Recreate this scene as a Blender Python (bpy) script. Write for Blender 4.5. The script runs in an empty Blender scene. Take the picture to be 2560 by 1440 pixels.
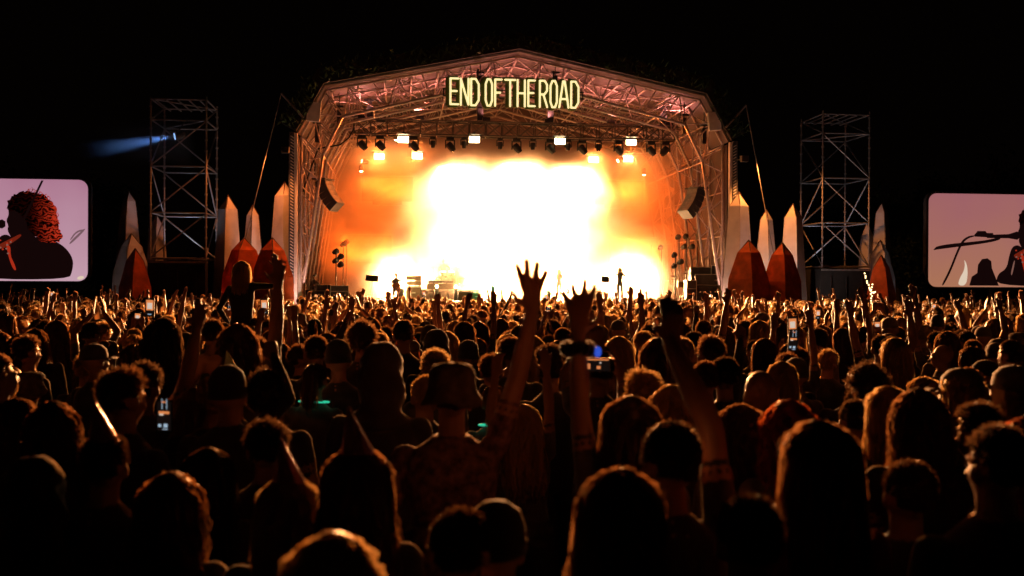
import bpy, bmesh, math, random
import numpy as np
from mathutils import Vector, Matrix, Euler
from mathutils.kdtree import KDTree
rnd = random.Random(7)
NR = np.random.RandomState(11)
sc = bpy.context.scene
C = sc.collection

# ------------------------------------------------------------------ camera, world, exposure
FPX = 2489.0                                   # 35 mm lens on a 2560 px wide frame
CAMZ = 2.12
CAM_M = Matrix.Translation((0, 0, CAMZ)) @ Matrix.Rotation(math.radians(90 - 0.184), 4, 'X') @ Matrix.Rotation(math.radians(0.25), 4, 'Z')
cd = bpy.data.cameras.new('camera'); cam = bpy.data.objects.new('camera', cd); C.objects.link(cam)
cam.matrix_world = CAM_M
cd.lens = 35; cd.sensor_width = 36; cd.clip_start = 0.05; cd.clip_end = 600
cd.dof.use_dof = True; cd.dof.focus_distance = 20; cd.dof.aperture_fstop = 2.4
sc.camera = cam
world = bpy.data.worlds.new('World'); sc.world = world; world.use_nodes = True
bg = world.node_tree.nodes['Background']
bg.inputs[0].default_value = (0.6, 0.32, 0.22, 1); bg.inputs[1].default_value = 0.0011
sc.view_settings.view_transform = 'Standard'; sc.view_settings.look = 'None'
sc.view_settings.exposure = 0; sc.view_settings.gamma = 1
sc.render.engine = 'CYCLES'
cy = sc.cycles
cy.use_denoising = True
cy.use_adaptive_sampling = True; cy.adaptive_threshold = 0.015
cy.max_bounces = 4; cy.diffuse_bounces = 2; cy.glossy_bounces = 2; cy.transmission_bounces = 2
cy.volume_bounces = 2; cy.transparent_max_bounces = 6
cy.volume_step_rate = 0.5; cy.volume_max_steps = 128
cy.caustics_reflective = False; cy.caustics_refractive = False
cy.sample_clamp_indirect = 3.0

def ray(px, py):
    d = CAM_M.to_3x3() @ Vector(((px - 1280) / FPX, -(py - 720) / FPX, -1))
    return Vector((0, 0, CAMZ)), d
def at(px, py, D):                              # the point seen at that pixel at depth D
    o, d = ray(px, py)
    return o + d * (D / d.y)
# the stage frame: u along the front, v into the stage, z up
YAW = math.radians(6.5)
SO = Vector((0.28, 48.2, 0.0))
EX = Vector((math.cos(YAW), math.sin(YAW), 0)); EY = Vector((-math.sin(YAW), math.cos(YAW), 0))
def S(u, v, z): return SO + EX * u + EY * v + Vector((0, 0, z))
def SP(px, py, v):                              # stage coordinates of what shows at a pixel, v metres behind the front
    o, d = ray(px, py)
    t = (v - (o - SO).dot(EY)) / d.dot(EY)
    p = o + d * t - SO
    return Vector((p.dot(EX), v, p.z))
def gz(y): return -0.006 * max(0.0, min(y, 60.0))

# ------------------------------------------------------------------ materials
MATS = {}
def mat(name, col, rough=0.6, metal=0.0, var=0.25, scale=6.0, bump=0.0, emit=None, es=0.0, trans=0.0, spec=0.3, randv=0.0, sheen=0.0, tcol=None):
    m = bpy.data.materials.new(name); m.use_nodes = True
    nt = m.node_tree; N = nt.nodes; L = nt.links
    b = N['Principled BSDF']
    b.inputs['Roughness'].default_value = rough; b.inputs['Metallic'].default_value = metal
    b.inputs['Specular IOR Level'].default_value = spec
    if sheen: b.inputs['Sheen Weight'].default_value = sheen
    tc = N.new('ShaderNodeTexCoord'); no = N.new('ShaderNodeTexNoise')
    no.inputs['Scale'].default_value = scale; no.inputs['Detail'].default_value = 4
    L.new(tc.outputs['Object'], no.inputs['Vector'])
    mr = N.new('ShaderNodeMapRange'); mr.inputs[1].default_value = 0.3; mr.inputs[2].default_value = 0.7
    mr.inputs[3].default_value = 1 - var; mr.inputs[4].default_value = 1 + var
    L.new(no.outputs['Fac'], mr.inputs[0])
    mx = N.new('ShaderNodeMix'); mx.data_type = 'RGBA'; mx.blend_type = 'MULTIPLY'; mx.inputs[0].default_value = 1
    mx.inputs[6].default_value = (*col, 1)
    src = mr.outputs[0]
    if randv:
        oi = N.new('ShaderNodeObjectInfo'); m2 = N.new('ShaderNodeMapRange')
        m2.inputs[3].default_value = 1 - randv; m2.inputs[4].default_value = 1 + randv
        L.new(oi.outputs['Random'], m2.inputs[0])
        mm = N.new('ShaderNodeMath'); mm.operation = 'MULTIPLY'
        L.new(mr.outputs[0], mm.inputs[0]); L.new(m2.outputs[0], mm.inputs[1]); src = mm.outputs[0]
    L.new(src, mx.inputs[7]); L.new(mx.outputs[2], b.inputs['Base Color'])
    if bump:
        bp = N.new('ShaderNodeBump'); bp.inputs['Strength'].default_value = bump; bp.inputs['Distance'].default_value = 0.02
        L.new(no.outputs['Fac'], bp.inputs['Height']); L.new(bp.outputs[0], b.inputs['Normal'])
    if emit:
        b.inputs['Emission Color'].default_value = (*emit, 1); b.inputs['Emission Strength'].default_value = es
    if trans:
        out = N['Material Output']; t = N.new('ShaderNodeBsdfTranslucent'); ms = N.new('ShaderNodeMixShader')
        ms.inputs[0].default_value = trans
        if tcol: t.inputs[0].default_value = (*tcol, 1)
        else: L.new(mx.outputs[2], t.inputs[0])
        L.new(b.outputs[0], ms.inputs[1]); L.new(t.outputs[0], ms.inputs[2])
        L.new(ms.outputs[0], out.inputs['Surface'])
    MATS[name] = m
    return m
mat('black_metal', (0.03, 0.03, 0.032), 0.45, 0.2, bump=0.1)
mat('black_cloth', (0.02, 0.019, 0.019), 0.85, bump=0.2, scale=3)
mat('alu', (0.55, 0.53, 0.52), 0.38, 0.6, var=0.15, scale=9)
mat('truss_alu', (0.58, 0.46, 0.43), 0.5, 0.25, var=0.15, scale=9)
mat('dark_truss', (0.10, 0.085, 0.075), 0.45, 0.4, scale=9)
mat('scaffold', (0.42, 0.41, 0.41), 0.42, 0.5, var=0.4, scale=5)
mat('canopy_out', (0.012, 0.012, 0.013), 0.8, scale=1)
mat('canopy_in', (0.14, 0.10, 0.10), 0.7, scale=0.6, var=0.18, bump=0.15)
mat('back_drape', (0.20, 0.13, 0.115), 0.9, scale=0.8, var=0.2)
mat('side_scrim', (0.16, 0.10, 0.085), 0.9, scale=0.8, var=0.3)
mat('mast_white', (0.75, 0.73, 0.72), 0.5, scale=4, var=0.12)
mat('mast_dark', (0.07, 0.075, 0.09), 0.6, scale=20, var=0.6, bump=0.4)
mat('deck', (0.05, 0.045, 0.04), 0.55, scale=3)
mat('ground', (0.07, 0.06, 0.035), 0.95, scale=1.5, var=0.5, bump=0.5)
mat('spire_white', (0.66, 0.61, 0.58), 0.75, scale=1.3, var=0.16, bump=0.2, trans=0.25)
mat('spire_red', (0.62, 0.13, 0.03), 0.75, scale=1.6, var=0.45, bump=0.25, trans=0.45)
mat('wood_frame', (0.06, 0.03, 0.02), 0.8)
mat('leaf', (0.05, 0.085, 0.03), 0.6, scale=2, var=0.5, trans=0.3)
mat('bark', (0.07, 0.05, 0.035), 0.9, scale=8, bump=0.5)
mat('skin', (0.32, 0.17, 0.11), 0.5, var=0.1, scale=12, randv=0.45, spec=0.4)
mat('cloth_dark', (0.030, 0.024, 0.023), 0.85, var=0.4, scale=14, bump=0.25, randv=0.6, spec=0.2, sheen=0.5)
mat('cloth_grey', (0.075, 0.062, 0.060), 0.85, var=0.4, scale=14, bump=0.25, randv=0.6, spec=0.2, sheen=0.5)
mat('cloth_red', (0.35, 0.025, 0.018), 0.8, var=0.25, scale=12, bump=0.2)
mat('cloth_denim', (0.035, 0.045, 0.075), 0.85, var=0.3, scale=20, bump=0.2)
mat('cloth_plaid', (0.24, 0.13, 0.13), 0.85, var=0.75, scale=30, bump=0.3)
mat('hat_felt', (0.15, 0.11, 0.08), 0.9, var=0.5, scale=20, bump=0.5)
mat('shoe', (0.03, 0.03, 0.03), 0.6)
mat('hair_black', (0.028, 0.02, 0.016), 0.42, var=0.3, scale=30, trans=0.5, spec=0.5, tcol=(0.16, 0.085, 0.04))
mat('hair_brown', (0.10, 0.05, 0.026), 0.42, var=0.35, scale=30, trans=0.55, spec=0.5, tcol=(0.38, 0.19, 0.08))
mat('hair_blond', (0.50, 0.33, 0.15), 0.42, var=0.3, scale=30, trans=0.55, spec=0.5, tcol=(0.8, 0.55, 0.25))
mat('hair_red', (0.33, 0.075, 0.022), 0.42, var=0.3, scale=30, trans=0.55, spec=0.5, tcol=(0.6, 0.16, 0.05))
mat('foil', (0.45, 0.20, 0.18), 0.25, 0.6, var=0.5, scale=10)
mat('foil_mint', (0.55, 0.72, 0.60), 0.5, 0.0, var=0.25, scale=10, trans=0.4)
mat('wood_instr', (0.22, 0.07, 0.02), 0.35)
mat('amp_face', (0.17, 0.12, 0.08), 0.8, scale=20)
mat('chrome', (0.8, 0.78, 0.75), 0.2, 0.9)
mat('tape_white', (0.7, 0.68, 0.64), 0.6)
mat('sign_body', (0.075, 0.085, 0.012), 0.5)
mat('neon', (1, 0.95, 0.7), 0.5, emit=(1.0, 0.84, 0.40), es=1.05)
mat('glow_green', (0.05, 0.6, 0.4), 0.5, emit=(0.04, 0.75, 0.42), es=0.7)
mat('fairy', (1, 0.9, 0.6), 0.5, emit=(1.0, 0.80, 0.38), es=3.0)
mat('lens_hot', (1, 0.8, 0.5), 0.5, emit=(1.0, 0.72, 0.36), es=30)
mat('lens_warm', (1, 0.7, 0.4), 0.5, emit=(1.0, 0.55, 0.2), es=0.6)
mat('lens_glass', (0.05, 0.05, 0.06), 0.1, spec=0.6)
mat('lens_blue', (0.4, 0.6, 1), 0.5, emit=(0.30, 0.52, 1.0), es=1.2)
mat('led_green', (0.2, 1, 0.5), 0.5, emit=(0.25, 1.0, 0.45), es=3)
mat('led_blue', (0.1, 0.2, 1), 0.5, emit=(0.04, 0.14, 1.0), es=0.55)
mat('phone_body', (0.02, 0.02, 0.022), 0.3)
mat('scr_white', (0.9, 0.9, 0.9), 0.5, emit=(1.0, 0.86, 0.72), es=0.6)
mat('scr_orange', (0.9, 0.5, 0.2), 0.5, emit=(1.0, 0.32, 0.10), es=0.7)
mat('scr_dark', (0.008, 0.008, 0.008), 0.9, emit=(0.02, 0.012, 0.01), es=0.3, spec=0.02)
mat('scr_blue', (0.5, 0.6, 0.7), 0.5, emit=(0.45, 0.62, 0.78), es=0.7)
mat('pic_black', (0.01, 0.005, 0.005), 0.6, emit=(0.010, 0.003, 0.003), es=0.6, spec=0.05)
mat('pic_brown', (0.02, 0.01, 0.01), 0.6, emit=(0.022, 0.005, 0.004), es=0.5, spec=0.05)
mat('pic_red', (0.02, 0.01, 0.01), 0.6, emit=(0.55, 0.035, 0.012), es=0.7, spec=0.05)
mat('pic_ember', (0.02, 0.01, 0.01), 0.6, emit=(0.26, 0.022, 0.008), es=0.6, spec=0.05)
mat('pic_skin', (0.02, 0.01, 0.01), 0.6, emit=(0.30, 0.13, 0.10), es=0.7, spec=0.05)
mat('pic_white', (0.02, 0.01, 0.01), 0.6, emit=(0.9, 0.72, 0.55), es=0.8, spec=0.05)
mat('pic_mauve', (0.02, 0.01, 0.01), 0.6, emit=(0.22, 0.12, 0.14), es=0.8, spec=0.05)
mat('array_grille', (0.30, 0.25, 0.23), 0.7, scale=8)
mat('scaffold', (0.27, 0.26, 0.26), 0.45, 0.5, var=0.4, scale=5)
def screen_mat(name, top, bot):
    m = bpy.data.materials.new(name); m.use_nodes = True; nt = m.node_tree; N = nt.nodes; L = nt.links
    b = N['Principled BSDF']; b.inputs['Base Color'].default_value = (0.02, 0.02, 0.02, 1)
    tc = N.new('ShaderNodeTexCoord'); sx = N.new('ShaderNodeSeparateXYZ'); L.new(tc.outputs['Object'], sx.inputs[0])
    no = N.new('ShaderNodeTexNoise'); no.inputs['Scale'].default_value = 0.35; no.inputs['Detail'].default_value = 2
    L.new(tc.outputs['Object'], no.inputs['Vector'])
    mr = N.new('ShaderNodeMapRange'); mr.inputs[1].default_value = 0; mr.inputs[2].default_value = 4.7
    L.new(sx.outputs[2], mr.inputs[0])
    ad = N.new('ShaderNodeMath'); ad.operation = 'ADD'; s2 = N.new('ShaderNodeMath'); s2.operation = 'MULTIPLY_ADD'
    s2.inputs[1].default_value = 0.7; s2.inputs[2].default_value = -0.35
    L.new(no.outputs['Fac'], s2.inputs[0]); L.new(s2.outputs[0], ad.inputs[0]); L.new(mr.outputs[0], ad.inputs[1])
    mx = N.new('ShaderNodeMix'); mx.data_type = 'RGBA'; mx.inputs[6].default_value = (*bot, 1); mx.inputs[7].default_value = (*top, 1)
    L.new(ad.outputs[0], mx.inputs[0])
    L.new(mx.outputs[2], b.inputs['Emission Color']); b.inputs['Emission Strength'].default_value = 0.8
    MATS[name] = m
def hair_picture(name):
    m = bpy.data.materials.new(name); m.use_nodes = True; nt = m.node_tree; N = nt.nodes; L = nt.links
    b = N['Principled BSDF']; b.inputs['Base Color'].default_value = (0.01, 0.01, 0.01, 1); b.inputs['Specular IOR Level'].default_value = 0.05
    tc = N.new('ShaderNodeTexCoord'); sx = N.new('ShaderNodeSeparateXYZ'); L.new(tc.outputs['Object'], sx.inputs[0])
    wv = N.new('ShaderNodeTexWave'); wv.wave_type = 'RINGS'; wv.inputs['Scale'].default_value = 1.7; wv.inputs['Distortion'].default_value = 16; wv.inputs['Detail'].default_value = 4; wv.inputs['Detail Scale'].default_value = 1.6
    L.new(tc.outputs['Object'], wv.inputs['Vector'])
    gx = N.new('ShaderNodeMapRange'); gx.interpolation_type = 'SMOOTHSTEP'; gx.inputs[1].default_value = 5.7; gx.inputs[2].default_value = 7.3; gx.inputs[3].default_value = 0.015; L.new(sx.outputs[0], gx.inputs[0])
    pw = N.new('ShaderNodeMath'); pw.operation = 'POWER'; pw.inputs[1].default_value = 1.8; L.new(wv.outputs['Fac'], pw.inputs[0])
    mu = N.new('ShaderNodeMath'); mu.operation = 'MULTIPLY'; L.new(pw.outputs[0], mu.inputs[0]); L.new(gx.outputs[0], mu.inputs[1])
    b.inputs['Emission Color'].default_value = (0.62, 0.035, 0.012, 1); L.new(mu.outputs[0], b.inputs['Emission Strength'])
    MATS[name] = m
hair_picture('pic_hair')
screen_mat('screen_left', (0.50, 0.22, 0.33), (0.68, 0.42, 0.52))
screen_mat('screen_right', (0.42, 0.15, 0.17), (0.50, 0.21, 0.12))

# ------------------------------------------------------------------ mesh helpers
class MB:
    def __init__(s): s.v = []; s.f = []; s.cat = []; s.c = 0
    def add(s, vs, fs):
        k = len(s.v); s.v += [tuple(p) for p in vs]; s.cat += [s.c] * len(vs)
        s.f += [tuple(i + k for i in f) for f in fs]
    def box(s, c, d, M=None):
        x, y, z = (q / 2 for q in d)
        vs = [Vector((a * x, b * y, e * z)) for a in (-1, 1) for b in (-1, 1) for e in (-1, 1)]
        if M is not None: vs = [M @ p for p in vs]
        vs = [p + Vector(c) for p in vs]
        s.add(vs, [(0, 1, 3, 2), (4, 6, 7, 5), (0, 4, 5, 1), (2, 3, 7, 6), (0, 2, 6, 4), (1, 5, 7, 3)])
    def tube(s, p0, p1, r0, r1=None, n=8, caps=True, flat=1.0):
        p0 = Vector(p0); p1 = Vector(p1); r1 = r0 if r1 is None else r1
        d = (p1 - p0).normalized(); a = d.orthogonal().normalized(); b = d.cross(a)
        vs = []
        for p, r in ((p0, r0), (p1, r1)):
            for i in range(n):
                t = 2 * math.pi * i / n; vs.append(p + a * math.cos(t) * r + b * math.sin(t) * r * flat)
        fs = [(i, (i + 1) % n, n + (i + 1) % n, n + i) for i in range(n)]
        if caps: fs += [tuple(range(n))[::-1], tuple(range(n, 2 * n))]
        s.add(vs, fs)
    def path(s, pts, r, n=6):
        for a, b in zip(pts, pts[1:]): s.tube(a, b, r, n=n)
    def capsule(s, p0, p1, r0, r1=None, n=10, rings=3):
        p0 = Vector(p0); p1 = Vector(p1); r1 = r0 if r1 is None else r1
        d = (p1 - p0); d = d.normalized() if d.length > 1e-6 else Vector((0, 0, 1))
        a = d.orthogonal().normalized(); b = d.cross(a)
        secs = []
        for k in range(rings + 1):
            t = math.pi / 2 * k / rings; secs.append((p0 - d * r0 * math.cos(t), r0 * math.sin(t)))
        for k in range(1, 4): secs.append((p0.lerp(p1, k / 4), r0 + (r1 - r0) * k / 4))
        for k in range(rings + 1):
            t = math.pi / 2 * k / rings; secs.append((p1 + d * r1 * math.sin(t), r1 * math.cos(t)))
        s.loft([[p + (a * math.cos(2 * math.pi * i / n) + b * math.sin(2 * math.pi * i / n)) * max(r, 1e-4) for i in range(n)] for p, r in secs])
    def loft(s, rings, caps=True):
        n = len(rings[0]); vs = [p for r in rings for p in r]
        fs = []
        for k in range(len(rings) - 1):
            for i in range(n):
                fs.append((k * n + i, k * n + (i + 1) % n, (k + 1) * n + (i + 1) % n, (k + 1) * n + i))
        if caps: fs += [tuple(range(n))[::-1], tuple(range((len(rings) - 1) * n, len(rings) * n))]
        s.add(vs, fs)
    def ell(s, c, r, nu=14, nv=9, M=None):
        c = Vector(c); rings = []
        for k in range(nv + 1):
            t = math.pi * k / nv; q = []
            for i in range(nu):
                ph = 2 * math.pi * i / nu
                p = Vector((math.sin(t) * math.cos(ph) * r[0], math.sin(t) * math.sin(ph) * r[1], -math.cos(t) * r[2]))
                if k in (0, nv): p += Vector((math.cos(ph), math.sin(ph), 0)) * 1e-4
                q.append(c + (M @ p if M is not None else p))
            rings.append(q)
        s.loft(rings)
    def lathe(s, prof, c=(0, 0, 0), n=20, sx=1, sy=1):
        c = Vector(c)
        s.loft([[c + Vector((math.cos(2 * math.pi * i / n) * r * sx, math.sin(2 * math.pi * i / n) * r * sy, z)) for i in range(n)] for r, z in prof], caps=True)
    def poly(s, pts, y0=0.0, th=0.01):            # a flat outline in xz with thickness in y
        n = len(pts)
        vs = [(x, y0, z) for x, z in pts] + [(x, y0 + th, z) for x, z in pts]
        s.add(vs, [tuple(range(n)), tuple(range(n, 2 * n))[::-1]] + [(i, n + i, n + (i + 1) % n, (i + 1) % n) for i in range(n)])
    def mesh(s, name, smooth=False):
        m = bpy.data.meshes.new(name); m.from_pydata(s.v, [], s.f); m.update()
        bm = bmesh.new(); bm.from_mesh(m); bmesh.ops.recalc_face_normals(bm, faces=bm.faces); bm.to_mesh(m); bm.free()
        if smooth: m.polygons.foreach_set('use_smooth', [True] * len(m.polygons))
        return m
def link(name, me, m=None, parent=None, loc=None, rot=None):
    o = bpy.data.objects.new(name, me); C.objects.link(o)
    if me is not None and m is not None and not me.materials:
        me.materials.append(MATS[m] if isinstance(m, str) else m)
    if parent is not None: o.parent = parent
    if loc is not None: o.location = loc
    if rot is not None: o.rotation_euler = rot
    return o
def build(mb, name, m, parent=None, loc=None, rot=None, smooth=False):
    return link(name, mb.mesh(name, smooth), m, parent, loc, rot)
def tag(o, label, cat=None, group=None, kind=None):
    if label: o['label'] = label
    if cat: o['category'] = cat
    if group: o['group'] = group
    if kind: o['kind'] = kind
    return o
def thing(name, label, cat, loc=(0, 0, 0), rotz=0.0, group=None):
    o = bpy.data.objects.new(name, None); C.objects.link(o); o.location = loc; o.rotation_euler = (0, 0, rotz)
    o.empty_display_size = 0.2
    return tag(o, label, cat, group)
def sthing(name, label, cat, uvz, rotz=0.0, group=None):      # a thing placed in the stage frame
    return thing(name, label, cat, S(*uvz), YAW + rotz, group)
def dup(root, label=None, loc=None, rotz=None):
    r = root.copy(); C.objects.link(r)
    if label: r['label'] = label
    if loc is not None: r.location = loc
    if rotz is not None: r.rotation_euler = (0, 0, rotz)
    for ch in list(root.children):
        c = ch.copy(); C.objects.link(c); c.parent = r
        for g in list(ch.children):
            d = g.copy(); C.objects.link(d); d.parent = c
    return r
_mb = MB(); _mb.tube((0, 0, 0), (0, 0, 1), 1, n=8); ROD = {}
def rod(name, p0, p1, r, m, parent):             # one round bar, its mesh shared by all bars of that material
    if m not in ROD: me = _mb.mesh('bar', True); me.materials.append(MATS[m]); ROD[m] = me
    p0 = Vector(p0); p1 = Vector(p1); d = p1 - p0
    o = bpy.data.objects.new(name, ROD[m]); C.objects.link(o); o.parent = parent
    q = d.to_track_quat('Z', 'Y').to_matrix().to_4x4()
    o.matrix_basis = Matrix.Translation(p0) @ q @ Matrix.Diagonal((r, r, d.length, 1))
    return o
def light(name, kind, loc, power, col, parent=None, target=None, size=0.2, spot=None, blend=1.0, sy=None):
    l = bpy.data.lights.new(name, kind); l.energy = power; l.color = col
    if kind == 'SPOT': l.spot_size = math.radians(spot); l.spot_blend = blend; l.shadow_soft_size = size
    elif kind == 'AREA':
        l.size = size
        if sy: l.shape = 'RECTANGLE'; l.size_y = sy
    else: l.shadow_soft_size = size
    o = bpy.data.objects.new(name, l); C.objects.link(o)
    o.location = loc
    if target is not None: o.rotation_euler = (Vector(target) - Vector(loc)).to_track_quat('-Z', 'Y').to_euler()
    if parent is not None: 
        o.parent = parent; o.matrix_parent_inverse = (Matrix.Translation(parent.location) @ parent.rotation_euler.to_matrix().to_4x4()).inverted()
    return o

# ------------------------------------------------------------------ ground
mb = MB()
ys = [-30, 0, 2, 5, 10, 20, 40, 60, 300]
mb.add([(x, y, gz(y)) for y in ys for x in (-250, 250)], [(2 * i, 2 * i + 1, 2 * i + 3, 2 * i + 2) for i in range(len(ys) - 1)])
tag(build(mb, 'ground', 'ground'), None, None, kind='structure')

# ------------------------------------------------------------------ the stage
DECK = 1.3; HALF = 10.39; DEPTH = 12.2
st = sthing('stage', 'large black stage deck under the arched roof, skirted front edge', 'stage', (0, 0, gz(48)))
z0 = gz(48)
mb = MB(); mb.box((0, 6.1, DECK - z0 - 0.11), (20.6, 12.2, 0.2)); build(mb, 'deck_floor', 'deck', st)
mb = MB(); mb.box((0, 0.06, (DECK - z0 - 0.22) / 2), (20.4, 0.1, DECK - z0 - 0.22)); build(mb, 'skirt', 'black_cloth', st)
mb = MB(); mb.box((0, -0.04, DECK - z0 - 0.05), (20.6, 0.06, 0.12)); build(mb, 'edge_strip', 'alu', st)
rf = sthing('stage_roof', 'arched black stage roof with pale lining and pink lit truss arches', 'stage roof', (0, 0, z0))
OUT = [(-HALF, 0.1 - z0 * 0), (-HALF, 9.2), (-9.2, 11.4), (0, 13.3), (9.2, 11.4), (HALF, 9.2), (HALF, 0.1)]
OUT = [(u, z - z0) for u, z in OUT]
INN = [(-10.25, 2.2), (-9.35, 8.3), (-8.45, 10.15), (0, 12.25), (8.45, 10.15), (9.35, 8.3), (10.25, 2.2)]
INN = [(u, z - z0) for u, z in INN]
def offs(prof, d):                               # an outline pushed outward
    r = []
    for i, (u, z) in enumerate(prof):
        a = prof[max(i - 1, 0)]; b = prof[min(i + 1, len(prof) - 1)]
        t = Vector((b[0] - a[0], b[1] - a[1])).normalized(); n = Vector((-t.y, t.x))
        r.append((u + n.x * d, z + n.y * d))
    return r
def sheet(p0, v0, v1, th, name, m, parent):
    mb = MB(); a = p0; b = offs(p0, th); n = len(a)
    vs = [(u, v0, z) for u, z in a] + [(u, v1, z) for u, z in a] + [(u, v0, z) for u, z in b] + [(u, v1, z) for u, z in b]
    fs = []
    for i in range(n - 1):
        fs += [(i, i + 1, n + i + 1, n + i), (2 * n + i, 3 * n + i, 3 * n + i + 1, 2 * n + i + 1), (i, 2 * n + i, 2 * n + i + 1, i + 1), (n + i, n + i + 1, 3 * n + i + 1, 3 * n + i)]
    fs += [(0, n, 3 * n, 2 * n), (n - 1, 3 * n - 1, 4 * n - 1, 2 * n - 1)]
    mb.add(vs, fs); return build(mb, name, m, parent)
ROOF = OUT[1:6]
sheet(offs(ROOF, 0.10), 0.02, DEPTH, 0.02, 'roof_lining', 'canopy_in', rf)
sheet(offs(ROOF, 0.14), -0.1, DEPTH + 0.1, 0.03, 'roof_canvas', 'canopy_out', rf)
val = sheet(offs(ROOF, 0.18), -0.35, 0.0, 0.75, 'valance', 'canopy_out', rf)
# leaves tucked along the valance
mb = MB()
for k in range(1500):
    i = rnd.randrange(4); t = rnd.random(); a = ROOF[i]; b = ROOF[i + 1]
    if i in (0, 3) and rnd.random() < 0.55: continue
    tt = Vector((b[0] - a[0], b[1] - a[1])).normalized(); nn = Vector((-tt.y, tt.x))
    h = rnd.uniform(0.2, 1.05)
    u = a[0] + (b[0] - a[0]) * t + nn.x * h; z = a[1] + (b[1] - a[1]) * t + nn.y * h
    d = Vector((rnd.gauss(0, 0.5), rnd.uniform(-0.6, 0.1), rnd.uniform(-0.3, 1))).normalized(); w = d.orthogonal().normalized()
    p = Vector((u, -0.38, z)); Lf = rnd.uniform(0.15, 0.4)
    mb.add([p, p + d * Lf * 0.5 + w * Lf * 0.16, p + d * Lf, p + d * Lf * 0.5 - w * Lf * 0.16], [(0, 1, 2, 3)])
tag(build(mb, 'leaf_garland', 'leaf', val), None, None, kind='stuff')
def resample(p, k):
    L = [0]
    for a, b in zip(p, p[1:]): L.append(L[-1] + math.dist(a, b))
    r = []
    for i in range(k + 1):
        s_ = L[-1] * i / k
        j = next(j for j in range(len(L) - 1) if s_ <= L[j + 1] + 1e-9)
        t = (s_ - L[j]) / (L[j + 1] - L[j]); r.append((p[j][0] + (p[j + 1][0] - p[j][0]) * t, p[j][1] + (p[j + 1][1] - p[j][1]) * t))
    return r
ARCHES = [0.6, 2.7, 4.85, 7.15, 9.45, 11.75]
for ai, v in enumerate(ARCHES):
    mb = MB()
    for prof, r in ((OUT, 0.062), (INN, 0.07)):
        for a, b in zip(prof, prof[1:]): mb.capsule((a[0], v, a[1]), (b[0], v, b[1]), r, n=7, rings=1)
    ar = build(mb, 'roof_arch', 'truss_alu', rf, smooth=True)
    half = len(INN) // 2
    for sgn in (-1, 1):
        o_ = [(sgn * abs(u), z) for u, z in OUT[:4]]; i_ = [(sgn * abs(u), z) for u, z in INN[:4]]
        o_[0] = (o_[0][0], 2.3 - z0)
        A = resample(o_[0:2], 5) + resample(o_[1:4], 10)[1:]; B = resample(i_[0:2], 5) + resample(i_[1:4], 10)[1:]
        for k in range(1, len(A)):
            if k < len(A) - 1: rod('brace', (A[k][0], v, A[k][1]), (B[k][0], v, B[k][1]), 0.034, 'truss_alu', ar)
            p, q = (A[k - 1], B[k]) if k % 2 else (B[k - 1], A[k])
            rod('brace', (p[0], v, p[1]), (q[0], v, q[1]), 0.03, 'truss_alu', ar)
# purlins and diagonals running back under the roof
RS = resample(ROOF, 18)
for k, (u, z) in enumerate(RS):
    uu, zz = u * 0.993, z - 0.1
    for a, b in zip(ARCHES, ARCHES[1:]):
        rod('purlin', (uu, a, zz), (uu, b, zz), 0.048, 'truss_alu', rf)
IS = resample(INN[1:6], 12)
for k, (u, z) in enumerate(IS):
    for j, (a, b) in enumerate(zip(ARCHES, ARCHES[1:])):
        if k % 2 == 0: rod('purlin', (u, a, z), (u, b, z), 0.036, 'truss_alu', rf)
        if k < len(IS) - 1 and (k + j) % 2 == 0:
            u2, z2 = IS[k + 1]; rod('diagonal', (u, a, z), (u2, b, z2), 0.026, 'truss_alu', rf)
for k in range(0, 18):
    for j, (a, b) in enumerate(zip(ARCHES[:4], ARCHES[1:5])):
        p = RS[k]; q = RS[k + 1]
        if j % 2 == k % 2: p, q = q, p
        rod('diagonal', (p[0] * 0.99, a, p[1] - 0.16), (q[0] * 0.99, b, q[1] - 0.16), 0.024, 'truss_alu', rf)
# side walls between the legs, bracing in front of them
for sgn in (-1, 1):
    mb = MB(); mb.box((sgn * (HALF + 0.12), 6.2, 4.6 - z0), (0.05, 11.9, 9.1)); build(mb, 'side_wall', 'side_scrim', rf)
    LV = [2.4, 4.6, 6.8, 9.0]
    for a, b in zip(ARCHES, ARCHES[1:]):
        for i, zz in enumerate(LV):
            rod('side_rail', (sgn * (HALF - 0.02), a, zz - z0), (sgn * (HALF - 0.02), b, zz - z0), 0.035, 'truss_alu', rf)
            if i < 3: rod('side_brace', (sgn * (HALF - 0.02), a, zz - z0), (sgn * (HALF - 0.02), b, LV[i + 1] - z0), 0.028, 'truss_alu', rf)
mb = MB(); mb.poly([(u * 0.998, z) for u, z in offs(OUT, 0.05)], DEPTH - 0.05, 0.04); build(mb, 'back_wall', 'back_drape', rf)
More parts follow.
